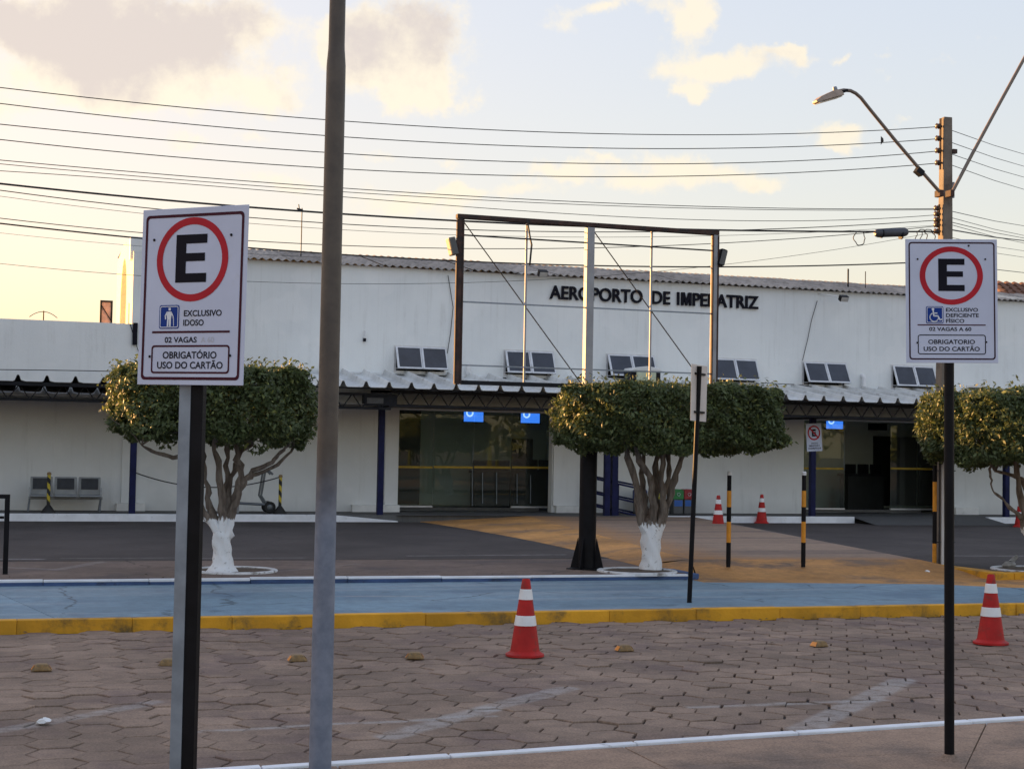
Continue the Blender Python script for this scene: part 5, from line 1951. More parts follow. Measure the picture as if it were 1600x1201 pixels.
# disabled parking sign
pb = gz(1485, 1187, Z_PAVE)
dep = (pb - CO).dot(CF)
tl_, br_ = CO + ray(1415, 375) * dep, CO + ray(1559, 567) * dep
w_ = (CO + ray(1561, 470) * dep - (CO + ray(1416, 470) * dep)).length
h_ = (CO + ray(1487, 374) * dep - (CO + ray(1487, 568) * dep)).length
yaw = -PHI + math.radians(1.5)
t = thing('parking_sign', 'white E parking sign for disabled drivers with wheelchair symbol, on a black post', 'sign', (pb.x, pb.y, Z_PAVE))
axis = Vector((cos(yaw), sin(yaw), 0))
cxp = CO + ray(1488, 568) * dep
org = Vector((cxp.x, cxp.y, cxp.z)) - axis * (w_ / 2)
M = Matrix.Translation(org) @ Matrix.Rotation(yaw, 4, 'Z') @ Matrix.Rotation(math.radians(-.9), 4, 'Y')
parking_sign(t, M, w_, h_, dict(kind='wheel', border=(.034, .024, .972, .974), bw=.015, bordermat=pm('sign_dark_maroon', (.035, .010, .022), .1, 6, .5, 0, spec=.1), ring=(.497, .295, .345, .236, .062), E=(.356, .158, .642, .42), pic=(.218, .544, .408, .682),
    text=[('EXCLUSIVO', .436, .784, .571, .030), ('DEFICIENTE', .436, .792, .616, .030), ('FÍSICO', .436, .634, .661, .030), ('02 VAGAS A 60', .252, .71, .727, .030), ('OBRIGATORIO', .24, .748, .830, .035), ('USO DO CARTÃO', .19, .80, .887, .035)],
    rule=(.127, .867, .694, .009), box=(.127, .772, .867, .932), boxw=.010, boxmat=M_ink, screws=[(.132, .163), (.868, .161), (.122, .838), (.872, .831), (.69, .052)]))
nrm = Vector((sin(yaw), -cos(yaw), 0))
qb, qt = gz(1486, 1187, Z_PAVE), CO + ray(1485.5, 572) * dep
off = -nrm * .03
MB().tube([(qb.x + off.x, qb.y + off.y, -.1), (qb.x + off.x, qb.y + off.y, Z_PAVE), (qt.x + off.x, qt.y + off.y, qt.z), (qt.x + off.x, qt.y + off.y, qt.z + h_ * .9)], .0275, 18).build('post', M_blackpaint, t)
MB().lathe((qb.x + off.x, qb.y + off.y, Z_PAVE), [(.10, 0), (.085, .006), (.05, .012), (.029, .03)], 18).build('footing', M_pavement, t)

# sign seen from behind, leaning post on the footpath
pb = gz(1077, 941, Z_WALK)
dep = (pb - CO).dot(CF)
tp = CO + ray(1093, 572) * dep
t = thing('parking_sign', 'pale panel seen from behind on a leaning black post on the blue path', 'sign', (pb.x, pb.y, Z_WALK))
MB().tube([(pb.x, pb.y, Z_WALK - .1), (pb.x, pb.y, Z_WALK), tp], .027, 14).build('post', M_blackpaint, t)
lean = Matrix.Rotation(math.atan2((tp.x - pb.x), tp.z - Z_WALK), 4, 'Y')
c_ = CO + ray(1092, 614) * (dep + .06)
yw = -PHI + PI + math.radians(62)
hh = (CO + ray(1092, 570) * dep - (CO + ray(1092, 658) * dep)).length
M = Matrix.Translation((c_.x, c_.y, c_.z)) @ lean @ Matrix.Rotation(yw, 4, 'Z')
MB(M).box((-.245, -.002, -hh / 2), (.245, .002, hh / 2)).build('panel', M_signback, t, bevel=.001)
for f in (-.34, .34):
    MB(M).box((-.15, .003, hh * f - .012), (.15, .02, hh * f + .012)).build('bracket', M_blackpaint, t)

# no parking plate on the blue column
xx = COLX[4]
ya_ = 32.55 - .085
w_, h_ = .40, .66
a = gv(1272, 683, ya_)
t = thing('no_parking_sign', 'crooked white plate with struck-out E fixed on the blue column', 'sign', (a.x, ya_, a.z))
M = Matrix.Translation((a.x, ya_, a.z)) @ Matrix.Rotation(math.radians(-2), 4, 'Z') @ Matrix.Rotation(math.radians(-3.5), 4, 'Y') @ Matrix.Translation((-w_ / 2, 0, -h_ / 2))
MB(M).box((0, 0, 0), (w_, .003, h_)).build('panel', M_signface, t)
mb = MB(M)
ring2(mb, ell(w_ / 2, h_ * .66, .165, .175, 36), ell(w_ / 2, h_ * .66, .132, .14, 36), -.003)
d_ = .118
mb.add([(w_ / 2 - d_ - .014, -.0025, h_ * .66 + d_), (w_ / 2 - d_ + .014, -.0025, h_ * .66 + d_ + .02), (w_ / 2 + d_ + .014, -.0025, h_ * .66 - d_), (w_ / 2 + d_ - .014, -.0025, h_ * .66 - d_ - .02)], [(0, 3, 2, 1)])
mb.build('red_ring', M_red, t)
mb = MB(M)
text_fit(mb, 'E', w_ / 2 - .055, w_ / 2 + .055, h_ * .66, .17, -.0018, .05)
mb.build('letter_e', M_ink, t)
for tx, f0, f1, fz, hh_ in (('EXCETO', .3, .74, .285, .035), ('EMBARQUE E', .14, .84, .20, .038), ('DESEMBARQUE', .10, .92, .105, .038)):
    mb = MB(M)
    text_fit(mb, tx, w_ * f0, w_ * f1, h_ * fz, hh_, -.0018, .02)
    mb.build('text_line', M_ink, t)

# tall steel pole
dep = 7.4
q0, q1 = CO + ray(500, 1201) * dep, CO + ray(522, 85) * dep
cx, cy = q0.x, q0.y
t = thing('steel_pole', 'tall round steel pole, brown above and blue grey below, crossing the whole view', 'pole', (cx, cy, Z_PAVE))
px2m = dep / FPX
zst = q1.z
MB().tube([(cx, cy, Z_PAVE - .1), (cx, cy, .5), (cx, cy, 1.6), (cx, cy, zst - .06)], [17.6 * px2m, 17.4 * px2m, 16.3 * px2m, 15.3 * px2m], 32).tube([(cx, cy, zst - .06), (cx, cy, zst - .02), (cx, cy, zst + .06), (cx, cy, zst + .09)], [15.3 * px2m, 15.2 * px2m, 13.2 * px2m, 12.9 * px2m], 32).tube([(cx, cy, zst + .09), (cx, cy, 5.2)], [12.9 * px2m, 12.3 * px2m], 32).build('shaft', M_tallpole, t)
MB().lathe((cx, cy, Z_PAVE), [(.16, 0), (.16, .012), (.06, .014)], 24).build('base_plate', M_galv, t)
MB().lathe((cx, cy, 5.2), [(12.3 * px2m, 0), (12.3 * px2m + .004, .01), (.0, .03)], 24, cap=False).build('cap', M_galv, t)

# ------------------------------------------------------------------ billboard frame
pb = gz(917, 888, Z_TER)
YBB = pb.y
t = thing('billboard_frame', 'empty rusty billboard frame on a black pillar in front of the lettering', 'billboard', (pb.x, YBB, Z_TER))
r = .118
zt_ = gv(917, 640, YBB).z
lo = MB()
lo.tube([(pb.x, YBB, Z_TER), (pb.x, YBB, zt_)], r, 28).build('pillar', M_blackpaint, t)
for k in range(4):
    an = PI / 4 + k * PI / 2
    dx_, dy_ = cos(an), sin(an)
    MB().add([(pb.x + dx_ * r * .9 - dy_ * .008, YBB + dy_ * r * .9 + dx_ * .008, Z_TER), (pb.x + dx_ * (r + .13) - dy_ * .008, YBB + dy_ * (r + .13) + dx_ * .008, Z_TER), (pb.x + dx_ * (r + .02) - dy_ * .008, YBB + dy_ * (r + .02) + dx_ * .008, Z_TER + .42),
              (pb.x + dx_ * r * .9 + dy_ * .008, YBB + dy_ * r * .9 - dx_ * .008, Z_TER), (pb.x + dx_ * (r + .13) + dy_ * .008, YBB + dy_ * (r + .13) - dx_ * .008, Z_TER), (pb.x + dx_ * (r + .02) + dy_ * .008, YBB + dy_ * (r + .02) - dx_ * .008, Z_TER + .42)],
             [(0, 1, 2), (5, 4, 3), (0, 3, 4, 1), (1, 4, 5, 2), (2, 5, 3, 0)]).build('gusset', M_blackpaint, t)
MB().lathe((pb.x, YBB, Z_TER), [(.30, -.01), (.30, .012), (.1, .014)], 4).build('base_plate', M_blackpaint, t)
ca, cb = gv(917, 640, YBB), gv(921, 356, YBB)
MB().box((ca.x - .055, YBB - .06, zt_ + .001), (ca.x + .055, YBB + .06, cb.z)).build('centre_post', M_polegrey, t, bevel=.006)
XL, XR = gv(716, 470, YBB).x, gv(1115, 480, YBB).x
ZTP, ZBT = (gv(720, 345, YBB).z + gv(1117, 365, YBB).z) / 2, (gv(713, 603, YBB).z + gv(1113, 610, YBB).z) / 2
for xx in (XL, XR):
    MB().box((xx - .030, YBB - .05, ZBT), (xx + .030, YBB + .05, ZTP)).build('side_post', M_rust if xx == XL else M_polegrey, t, bevel=.004)
    MB().box((xx - .050, YBB - .055, ZBT + .01), (xx - .031, YBB - .01, ZTP - .01)).build('flange', M_rust, t)
    # web plate darkens the inner side of the channel section
    MB().box((xx + .031, YBB - .055, ZBT + .01), (xx + .052, YBB + .045, ZTP - .01)).build('flange', M_rust, t)
MB().box((XL - .045, YBB - .05, ZTP + .002), (XR + .055, YBB + .05, ZTP + .06)).build('top_beam', M_rust, t, bevel=.004)
MB().box((XL + .056, YBB - .03, ZBT), (ca.x - .057, YBB + .03, ZBT + .055)).build('bottom_beam', M_steel, t)
MB().box((ca.x + .057, YBB - .03, ZBT), (XR - .047, YBB + .03, ZBT + .04)).build('bottom_beam', M_rust, t)
for py in (372, 475, 573):
    zz = gv(800, py, YBB).z
    MB().box((XL + .056, YBB - .012, zz - .009), (ca.x - .057, YBB + .012, zz + .009)).build('cross_rail', M_galv if py > 400 else M_steel, t)
    MB().box((ca.x + .057, YBB - .012, zz - .009), (XR - .047, YBB + .012, zz + .009)).build('cross_rail', M_galv if py > 400 else M_steel, t)
for px in (822, 1018):
    xx = gv(px, 470, YBB).x
    MB().box((xx - .013, YBB + .014, ZBT + .042), (xx + .013, YBB + .036, ZTP)).build('upright_rail', M_polegrey, t)
for (x0_, x1_, f0, f1) in ((XL + .06, ca.x - .06, 0, 1), (ca.x + .06, XR - .06, 0, 1)):
    MB().bar((x0_, YBB + .05, ZTP - .02), (x1_, YBB + .05, ZBT + .05), .012, .012).build('diagonal_brace', M_steel, t)
mb = MB().tube([(gv(822, 350, YBB).x, YBB - .04, ZTP + .05), (gv(826, 368, YBB).x, YBB - .06, ZTP - .2), (gv(829, 378, YBB).x, YBB - .05, ZTP - .3), (gv(827, 410, YBB).x, YBB - .02, ZTP - .58)], .013, 6).build('loose_cable', M_wire, t)
for xx, sg, lab in ((XL, -1, 'grey floodlight on the outer side of the billboard frame nearest the steel pole'), (XR, 1, 'black floodlight on the outer side of the billboard frame, away from the steel pole')):
    zz = gv(715 if sg < 0 else 1123, 385 if sg < 0 else 402, YBB).z
    f = thing('floodlight', lab, 'floodlight', (xx + sg * .1, YBB, zz))
    Rm = Matrix.Rotation(sg * math.radians(14), 3, 'Y')
    MB().box((xx + sg * .10 - .05, YBB - .085, zz - .125), (xx + sg * .10 + .05, YBB + .085, zz + .115), rot=Rm).build('housing', M_closure if sg < 0 else M_blackpaint, f, bevel=.018)
    MB().box((xx + sg * .10 - .04, YBB - .10, zz - .115), (xx + sg * .10 + .04, YBB - .087, zz + .09), rot=Rm, piv=(xx + sg * .1, YBB, zz - .005)).build('lens', M_glassdark, f)
    MB().box((min(xx + sg * .046, xx + sg * .09), YBB - .02, zz - .02), (max(xx + sg * .046, xx + sg * .09), YBB + .02, zz + .02)).build('bracket', M_steel, f)

# ------------------------------------------------------------------ utility pole, lamps, wires
pb = gz(1484, 882, Z_TER)
YU = pb.y + .15
tp = gv(1477, 184, YU)
t = thing('utility_pole', 'tapered concrete utility pole sunlit orange at its top, behind the disabled sign', 'pole', (pb.x, YU, Z_TER))
px2m = (Vector((pb.x, YU, 3)) - CO).dot(CF) / FPX
mb = MB()
hw0, hw1 = 15 * px2m, 9.0 * px2m
Rz = Matrix.Rotation(math.radians(-4), 3, 'Z')
vs = []
for z, hw in ((Z_TER - .2, hw0), (tp.z, hw1)):
    for sx, sy in ((-1, -1), (1, -1), (1, 1), (-1, 1)):
        v = Rz @ Vector((sx * hw * .80, sy * hw * .80, 0))
        vs.append((tp.x * .5 + pb.x * .5 + v.x, YU + v.y, z))
mb.add(vs, [(3, 2, 1, 0), (4, 5, 6, 7), (0, 1, 5, 4), (1, 2, 6, 5), (2, 3, 7, 6), (3, 0, 4, 7)])
mb.build('shaft', M_concrete, t, bevel=.012)
UX = (tp.x + pb.x) / 2
INS = {}
for py in (198, 217, 236, 255, 326, 335, 344, 352, 362):
    z = gv(1468, py, YU).z
    INS[py] = z
    hw = .5 * (hw0 + hw1) * .9 if py > 300 else hw1
    MB(Matrix.Translation((UX - hw * .85 - .075, YU - .02, z)) @ Matrix.Rotation(PI / 2, 4, 'Y')).lathe((0, 0, 0), [(.02, -.045), (.045, -.03), (.03, -.01), (.045, .01), (.025, .035), (.02, .06)], 12).build('insulator', pm('insulator_brown', (.05, .03, .022), .2, 8, .35, 0) if py == 198 else MATS['insulator_brown'], t)
MB().box((UX - hw1 - .035, YU - .035, INS[255] - .1), (UX - hw1 - .015, YU - .005, INS[198] + .12)).build('insulator_rack', M_rust, t)
MB().box((UX - .5 * (hw0 + hw1) * .82 - .04, YU - .035, INS[362] - .06), (UX - .5 * (hw0 + hw1) * .82 - .02, YU - .005, INS[326] + .06)).build('insulator_rack', M_rust, t)
z = gv(1487, 300, YU).z
MB().box((UX + .02, YU - .17, z - .12), (UX + .045, YU - .14, z + .12)).build('conduit_stub', M_galv, t)
zz = gv(1489, 238, YU).z
MB().box((UX + hw1 * .7, YU - .1, zz - .035), (UX + hw1 + .05, YU - .03, zz + .03)).build('bolt_plate', M_rust, t)
for px in (1473, 1468):
    xx = gv(px, 800, YU - .2).x
    m = M_pipe if px == 1473 else M_wire
    zc = gv(px, 722 if px == 1473 else 700, YU - .2).z
    MB().tube([(xx, YU - .2, Z_TER), (xx, YU - .2, zc)], .022 if px == 1473 else .012, 10).build('riser_pipe' if px == 1473 else 'riser_cable', m, t)
for py in (735, 846):
    z = gv(1475, py, YU).z
    MB().tube([(UX + (hw0 + .02) * cos(a), YU + (hw0 + .03) * sin(a), z) for a in [2 * PI * i / 16 for i in range(17)]], .008, 6, cap=False).build('strap', M_steel, t)


def lamp(label, pts, y, head=None):
    w = [gv(px, py, y) for px, py in pts]
    t = thing('street_lamp', label, 'street lamp', (w[0].x, y, w[0].z), 0, 'street lamp arms on the utility pole')
    # smooth the bend
    MB().tube(w, .026, 12).build('arm', M_galv_arm, t)
    MB().box((w[0].x - .035, y - .03, w[0].z - .05), (w[0].x + .035, y + .12, w[0].z + .05)).build('clamp', M_rust, t, bevel=.01)
    if head:
        a, b = gv(head[0], head[1], y), gv(head[2], head[3], y)
        d_ = (b - a)
        ln = d_.length
        d_.normalize()
        ang = math.atan2(-d_.z, -d_.x)
        M = Matrix.Translation(a) @ Matrix.Rotation(-ang, 4, 'Y') @ Matrix.Scale(-1, 4, (1, 0, 0)) @ Matrix.Scale(1, 4)
        M = Matrix.Translation(a) @ Matrix.Rotation(math.atan2(-d_.z, d_.x), 4, 'Y') @ Matrix.Rotation(PI if d_.x < 0 else 0, 4, 'X')
        mb = MB(M)
        prof = [(0, .035, .06), (.04, .055, .10), (.16, .065, .13), (ln * .8, .045, .12), (ln, .02, .08)]
        vs = []
        for (x_, hz, wy) in prof:
            vs += [(x_, -wy, -.045), (x_, wy, -.045), (x_, wy * .7, -.045 + hz * 1.6), (x_, -wy * .7, -.045 + hz * 1.6)]
        n = len(prof)
        fs = [(0, 1, 2, 3), tuple(4 * (n - 1) + k for k in (3, 2, 1, 0))]
        for i in range(n - 1):
            for k in range(4):
                fs.append((4 * i + k, 4 * i + 4 + k, 4 * i + 4 + (k + 1) % 4, 4 * i + (k + 1) % 4))
        mb.add(vs, fs).build('housing', M_lamp, t, bevel=.008)
        MB(M).box((.06, -.09, -.062), (ln - .03, .09, -.047)).build('lens', M_bulb, t)
        MB(M).lathe((.09, 0, .06), [(.035, 0), (.035, .03), (.03, .05), (0, .055)], 12).build('photocell', M_galv, t)
        MB(M).box((-.1, -.03, -.01), (.02, .03, .03)).build('spigot', M_steel, t)
    return t


M_galv_arm = pm('lamp_arm', (.19, .155, .13), .12, 5, .5, .03, metal=.3)
l1 = lamp('street lamp with its head, arm rising over the billboard side of the pole', [(1470, 302), (1440, 268), (1400, 221), (1360, 172), (1345, 153), (1337, 146), (1329, 142), (1318, 141), (1308, 143)], YU - .25, head=(1315, 145, 1272, 157))
l2 = lamp('lamp arm rising out of the frame at the top corner', [(1487, 302), (1520, 239), (1560, 165), (1600, 92), (1640, 20), (1652, 2), (1664, -8), (1680, -10)], YU - .25, head=(1680, -10, 1724, -2))
bx_ = gv(1436, 268, YU - .25)
MB().box((bx_.x - .06, YU - .3, bx_.z - .05), (bx_.x + .06, YU - .2, bx_.z + .04), rot=Matrix.Rotation(.6, 3, 'Y')).build('junction_box', M_steel, l1)


def fit_wire(pts, y, r, label, name='power_line', group=None, xl=-26, end=None):
    W_ = [gv(px, py, y) for px, py in pts]
    X = np.array([w.x for w in W_])
    Z = np.array([w.z for w in W_])
    deg = 2 if len(pts) < 5 else 3
    c = np.polyfit(X, Z, min(deg, len(pts) - 1))
    xr = W_[-1].x
    x0 = W_[0].x
    n = 40
    xs = [x0 + (xr - x0) * i / n for i in range(n + 1)]
    P_ = [(x, y, float(np.polyval(c, x))) for x in xs]
    # carry on beyond the frame with the end slope
    sl = (P_[1][2] - P_[0][2]) / (P_[1][0] - P_[0][0])
    P_ = [(x0 - 18, y, P_[0][2] - 18 * sl + .4), (x0 - 8, y, P_[0][2] - 8 * sl + .08)] + P_
    o = MB().tube(P_, r * .75, 6).build(name, M_wire)
    tag(o, label, 'wire', group)
    return o


YWi = YU - .1
fit_wire([(0, 137), (300, 169), (500, 187), (800, 205), (1000, 209), (1230, 210), (1466, 198)], YWi, .008, 'topmost power line running to the highest insulator of the utility pole', group='overhead wires left of the pole')
fit_wire([(0, 162), (300, 194), (500, 212), (800, 228), (1000, 232), (1280, 228), (1466, 217)], YWi, .008, 'second power line from the top, ending at the second insulator', group='overhead wires left of the pole')
fit_wire([(0, 194), (300, 223), (500, 238), (800, 252), (1000, 256), (1200, 254), (1466, 236)], YWi, .008, 'third power line from the top, ending at the third insulator', group='overhead wires left of the pole')
fit_wire([(0, 218), (300, 248), (500, 262), (800, 274), (1100, 275), (1300, 267), (1466, 255)], YWi, .008, 'fourth power line from the top, lowest of the upper set', group='overhead wires left of the pole')
fit_wire([(0, 250), (300, 277), (500, 291), (800, 310), (1100, 323), (1466, 326)], YWi - .05, .007, 'uppermost cable of the lower bundle, nearly straight to the pole', group='overhead wires left of the pole')
fit_wire([(0, 256), (300, 283), (500, 297), (800, 315), (1100, 326), (1466, 327.5)], YWi + .05, .006, 'thin cable just under the uppermost one of the lower bundle', group='overhead wires left of the pole')
fit_wire([(0, 266), (300, 291), (500, 304), (800, 326), (1100, 345), (1300, 345), (1466, 335)], YWi, .006, 'thin cable crossing above the billboard top and rising again to the pole', group='overhead wires left of the pole')
fit_wire([(0, 289), (150, 300), (300, 315), (500, 334), (700, 345), (1100, 358), (1370, 362), (1466, 362)], YWi, .017, 'thickest black cable, passing just at the billboard top beam', group='overhead wires left of the pole')
fit_wire([(0, 298), (215, 321), (390, 342), (500, 349), (720, 357), (1115, 361), (1466, 344)], YWi, .008, 'black cable slung right below the thickest one', group='overhead wires left of the pole')
fit_wire([(0, 308), (215, 329), (390, 351), (500, 358), (720, 367), (1115, 368), (1466, 352)], YWi + .1, .004, 'faint thin wire below the paired black cables', group='overhead wires left of the pole')
fit_wire([(0, 341), (215, 363), (390, 376), (500, 383), (700, 387), (910, 388), (1110, 381), (1250, 372), (1466, 353)], YWi, .007, 'lone cable passing behind the upper part of the billboard frame', group='overhead wires left of the pole')
fit_wire([(0, 348), (215, 374), (390, 388), (500, 394), (700, 406), (820, 412), (1000, 417), (1200, 417), (1415, 410), (1480, 408)], YWi, .013, 'lowest thick black cable, skimming the roof edge of the terminal', group='overhead wires left of the pole')
fit_wire([(0, 364), (215, 384), (390, 397), (500, 402)], YWi + .2, .003, 'faint grey wire under the lowest thick cable, left of the steel pole', group='overhead wires left of the pole')
fit_wire([(0, 412), (200, 429), (390, 440), (500, 443), (760, 441), (910, 432), (1110, 417), (1300, 390), (1466, 362)], YWi + .1, .004, 'thin wire crossing the upper wall below the roof edge and through the billboard', group='overhead wires left of the pole')


def far_wire(y0, y1, r, label):
    a = Vector((UX + .05, YU - .05, gv(1490, y0, YU).z))
    d_ = ray(1600, y1)
    k = 34.0 / d_.dot(CF)
    b = CO + d_ * k
    e = a + (b - a) * 3.2
    o = MB().tube([a, a.lerp(b, .5) - Vector((0, 0, .02)), b, e], r * .75, 6).build('power_line', M_wire)
    tag(o, label, 'wire', 'overhead wires right of the pole')


for y0, y1, r, lab in ((205, 241, .008, 'topmost wire going away beyond the utility pole'), (224, 260, .008, 'second wire from the top going away beyond the utility pole'), (242, 277, .008, 'third wire from the top going away beyond the utility pole'), (259, 296, .008, 'fourth wire from the top going away beyond the utility pole'),
                       (331, 353, .008, 'uppermost of the lower cables going away beyond the pole'), (341, 368, .007, 'second of the lower cables going away beyond the pole'), (348, 372, .008, 'third of the lower cables going away beyond the pole'), (352, 380, .007, 'fourth of the lower cables going away beyond the pole'), (360, 376, .014, 'thick black cable going away beyond the pole'), (372, 392, .006, 'thin cable leaving beside the disabled sign top, higher of two'), (382, 402, .006, 'thin cable leaving beside the disabled sign top, lower of two'), (410, 426, .009, 'lowest cable going away, seen right of the disabled sign')):
    far_wire(y0, y1, r, lab)

# splice closure, coil and loops hanging on the cables
a, b = gv(1367, 364, YWi - .05), gv(1418, 363, YWi - .05)
t = thing('cable_closure', 'grey cylinder splice closure hung on the thick cable beside the pole', 'cable box', ((a.x + b.x) / 2, YWi, a.z))
MB().tube([(a.x, YWi - .05, a.z), (a.x + .02, YWi - .05, a.z), (a.x + .05, YWi - .05, a.z), (b.x - .05, YWi - .05, b.z), (b.x - .02, YWi - .05, b.z), (b.x, YWi - .05, b.z)], [.035, .055, .065, .065, .055, .035], 16).build('shell', pm('closure_grey', (.06, .065, .08), .15, 6, .5, .03), t)
for f in (.2, .8):
    MB().tube([(a.x + (b.x - a.x) * f - .01, YWi - .05, a.z), (a.x + (b.x - a.x) * f + .01, YWi - .05, a.z)], .07, 16).build('band', M_steel, t)


def loop(px, py, rx, rz, label, lo=0, hi=2 * PI):
    c = gv(px, py, YWi - .08)
    pts = [(c.x + rx * cos(lo + (hi - lo) * i / 28), YWi - .08 + .02 * sin(i), c.z + rz * sin(lo + (hi - lo) * i / 28)) for i in range(29)]
    o = MB().tube(pts, .007, 6, cap=True).build('cable_loop', M_wire)
    tag(o, label, 'cable')


loop(1343, 372, .095, .105, 'round coil of spare cable hanging left of the splice closure')
loop(1440, 376, .10, .17, 'tall arched cable loop between the splice closure and the pole', 0, PI)
loop(1450, 378, .13, .19, 'wider arched cable loop touching the pole above the disabled sign', 0, PI)
s_ = gv(1378, 219, YWi - .05)
o = MB().add([(s_.x - .02, YWi - .05, s_.z + .06), (s_.x + .03, YWi - .04, s_.z + .03), (s_.x + .025, YWi - .06, s_.z - .02), (s_.x - .02, YWi - .05, s_.z - .075), (s_.x + .0, YWi - .07, s_.z)], [(0, 4, 1), (1, 4, 2), (2, 4, 3), (3, 4, 0)]).build('cloth_scrap', M_wire)
tag(o, 'small dark scrap caught on the second power line', 'scrap')

# thin cables running down the terminal wall
for pts, lab in (([(203, 505), (215, 545), (232, 590)], 'thin dark cable dropping down the wall corner beside the elderly sign'), ([(1277, 470), (1268, 500), (1262, 530), (1254, 563)], 'thin cable hanging down the wall to the fifth awning window'), ([(700, 430), (708, 480), (704, 520), (699, 552)], 'thin cable hanging down the wall right of the first awning window')):
    o = MB().tube([gv(px, py, YW - .03) for px, py in pts], .008, 6).build('wall_cable', M_wire)
    tag(o, lab, 'cable')
o = MB().tube([gv(px, py, YW - .35) for px, py in ((-20, 577), (60, 578), (130, 579), (175, 580))], .009, 6).build('wall_cable', M_wire)
tag(o, 'taut cable along the low wing wall just over the canopy', 'cable')
o = MB().tube([gv(px, py, YW - .25) for px, py in ((1190, 598), (1250, 601), (1300, 609), (1380, 616), (1440, 612), (1458, 598))], .01, 6).build('wall_cable', M_wire)
tag(o, 'drooping cable along the wall foot above the right canopy sheets', 'cable')

# ------------------------------------------------------------------ small things on the ground
p0 = gz(650, 1027, 0)


def road_stud(px, py, label):
    p = gz(px, py, .005)
    rz = random.uniform(-.25, .25)
    t = thing('road_stud', label, 'road stud', (p.x, p.y + .04, .004), rz, 'amber road studs on the paving')
    M = Matrix.Translation((p.x, p.y + .04, .004)) @ Matrix.Rotation(rz, 4, 'Z')
    vs = [(-.08, -.055, 0), (.08, -.055, 0), (.08, .055, 0), (-.08, .055, 0), (-.042, -.042, .055), (.042, -.042, .055), (.042, .042, .055), (-.042, .042, .055)]
    MB(M).add(vs, [(3, 2, 1, 0), (4, 5, 6, 7), (0, 1, 5, 4), (1, 2, 6, 5), (2, 3, 7, 6), (3, 0, 4, 7)]).build('body', M_stud, t, bevel=.010)
    for sx in (-1, 1):
        MB(M).add([(sx * .079, -.040, .008), (sx * .079, .040, .008), (sx * .055, .034, .044), (sx * .055, -.034, .044)], [(0, 1, 2, 3)]).build('reflector', M_studref, t)


for px, py, lab in ((65, 1048, 'amber road stud at the end of the row farthest from the cones'), (263, 1040, 'amber road stud half hidden by the galvanised post'), (466, 1033, 'amber road stud just left of the tall steel pole'), (650, 1029, 'amber road stud between the steel pole and the nearest cone'), (978, 1017, 'amber road stud just right of the cone that stands before the blue path'), (1283, 1010, 'amber road stud between the middle of the road and the cone by the disabled sign')):
    road_stud(px, py, lab)


def litter(px, py, z, s, label):
    p = gz(px, py, z)
    rr = random.Random(px)
    mb = MB()
    mb.lathe((p.x, p.y, z), [(s, 0), (s * 1.1, s * .2), (s * .8, s * .5), (s * .3, s * .7), (0, s * .6)], 9, cap=False)
    mb.v = [(x + rr.uniform(-.3, .3) * s, y + rr.uniform(-.3, .3) * s, zz + rr.uniform(-.05, .25) * s) for x, y, zz in mb.v]
    for i in range(len(mb.sm)):
        mb.sm[i] = False
    o = mb.build('litter', M_litter)
    tag(o, label, 'litter')


litter(68, 1129, .006, .04, 'crumpled white scrap of paper on the paving at the left')
litter(1449, 893, Z_TER + .02, .03, 'white scrap of paper on the ochre kerb by the utility pole')
litter(1281, 853, Z_TER + .02, .04, 'white scrap of paper on the dark ramp edge of the crossing')

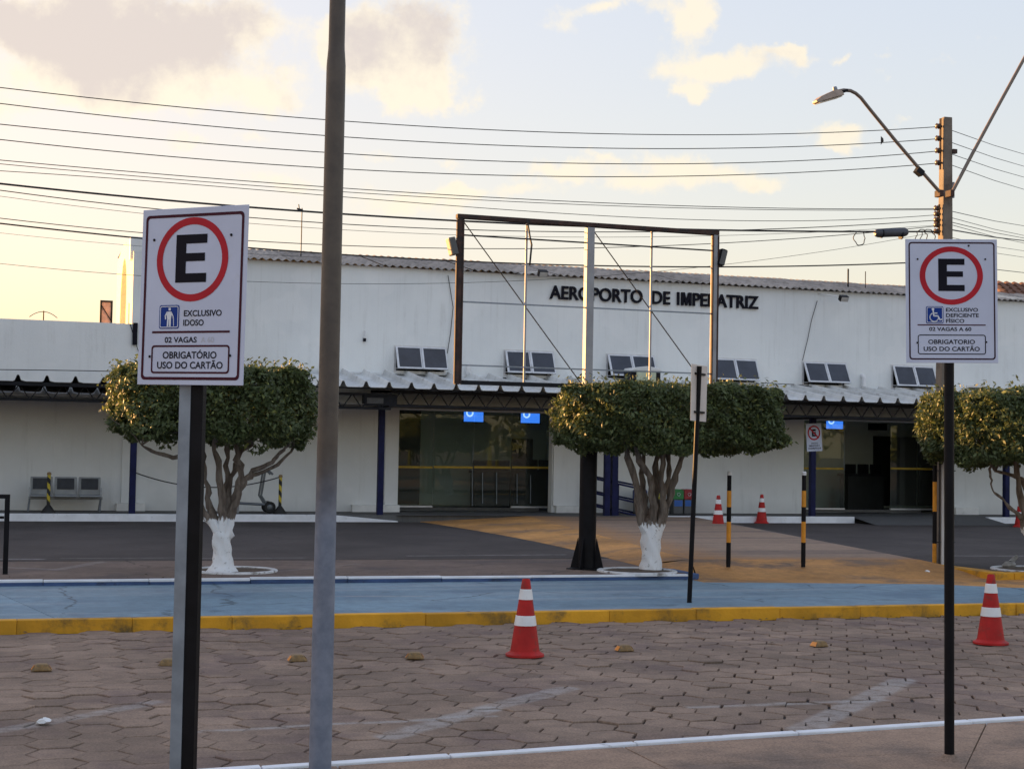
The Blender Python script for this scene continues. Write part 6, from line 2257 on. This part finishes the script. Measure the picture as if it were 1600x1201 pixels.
# black hoop rail at the left edge
pb = gz(8, 896, Z_TER)
zt_ = gv(8, 772, pb.y).z
t = thing('hoop_rail', 'black square-tube hoop rail standing on the terrace at the left frame edge', 'railing', (pb.x, pb.y, Z_TER))
MB().box((pb.x - .03, pb.y - .03, Z_TER - .05), (pb.x + .03, pb.y + .03, zt_ - .052)).build('leg', M_blackpaint, t, bevel=.004)
MB().box((pb.x - 1.4, pb.y - .03, Z_TER - .05), (pb.x - 1.34, pb.y + .03, zt_ - .052)).build('leg', M_blackpaint, t, bevel=.004)
MB().box((pb.x - 1.4, pb.y - .03, zt_ - .05), (pb.x + .03, pb.y + .03, zt_)).build('top_rail', M_blackpaint, t, bevel=.004)
zz = gv(8, 808, pb.y).z
MB().box((pb.x - 1.338, pb.y - .015, zz - .015), (pb.x - .032, pb.y + .015, zz + .015)).build('cross_rail', M_blackpaint, t)

# dry leaves and grit blown along the kerbs
rr = random.Random(77)
mb = MB()
for i in range(260):
    if i < 120:
        x, y, z = rr.uniform(-6, 14), Y_KERB - abs(rr.gauss(0, .12)) - .02, .006
    elif i < 200:
        x, y, z = rr.uniform(-6, 14), rr.uniform(8.6, 15), .008
    else:
        x, y, z = rr.uniform(-4, 8.4), Y_WALK1 + .1 + abs(rr.gauss(0, .3)), Z_TER + .004
    a, s_ = rr.uniform(0, 6.28), rr.uniform(.010, .028)
    dx_, dy_ = cos(a) * s_, sin(a) * s_
    mb.add([(x - dx_, y - dy_, z), (x + dy_ * .5, y - dx_ * .5, z + rr.uniform(.002, .012)), (x + dx_, y + dy_, z + rr.uniform(0, .008)), (x - dy_ * .5, y + dx_ * .5, z + rr.uniform(.002, .012))], [(0, 1, 2), (0, 2, 3)])
mb.build('leaf_litter', pm('dry_leaf', (.10, .065, .035), .4, 30, .9, 0), kind='stuff')

# unseen trees added far behind the viewer to darken the glass reflections
rr = random.Random(91)
mb = MB()
for i in range(46):
    cx, cy, R_, H_ = -110 + i * 5 + rr.uniform(-2, 2), -85 + rr.uniform(-8, 8), rr.uniform(3.2, 5), rr.uniform(5, 9)
    for k in range(110):
        a, b, q = rr.uniform(0, 2 * PI), rr.uniform(-1, 1), rr.uniform(.75, 1.05)
        x, y, z = cx + R_ * q * cos(a) * math.sqrt(1 - b * b), cy + R_ * q * sin(a) * math.sqrt(1 - b * b), H_ * .55 + H_ * .45 * q * b
        s_ = .9
        mb.add([(x + rr.uniform(-s_, s_), y + rr.uniform(-s_, s_), z + rr.uniform(-s_, s_)) for _ in range(3)], [(0, 1, 2)])
    mb.tube([(cx, cy, -.2), (cx, cy, H_ * .5)], [.25, .15], 6)
mb.build('unseen_tree_screen', M_leaf, kind='stuff')
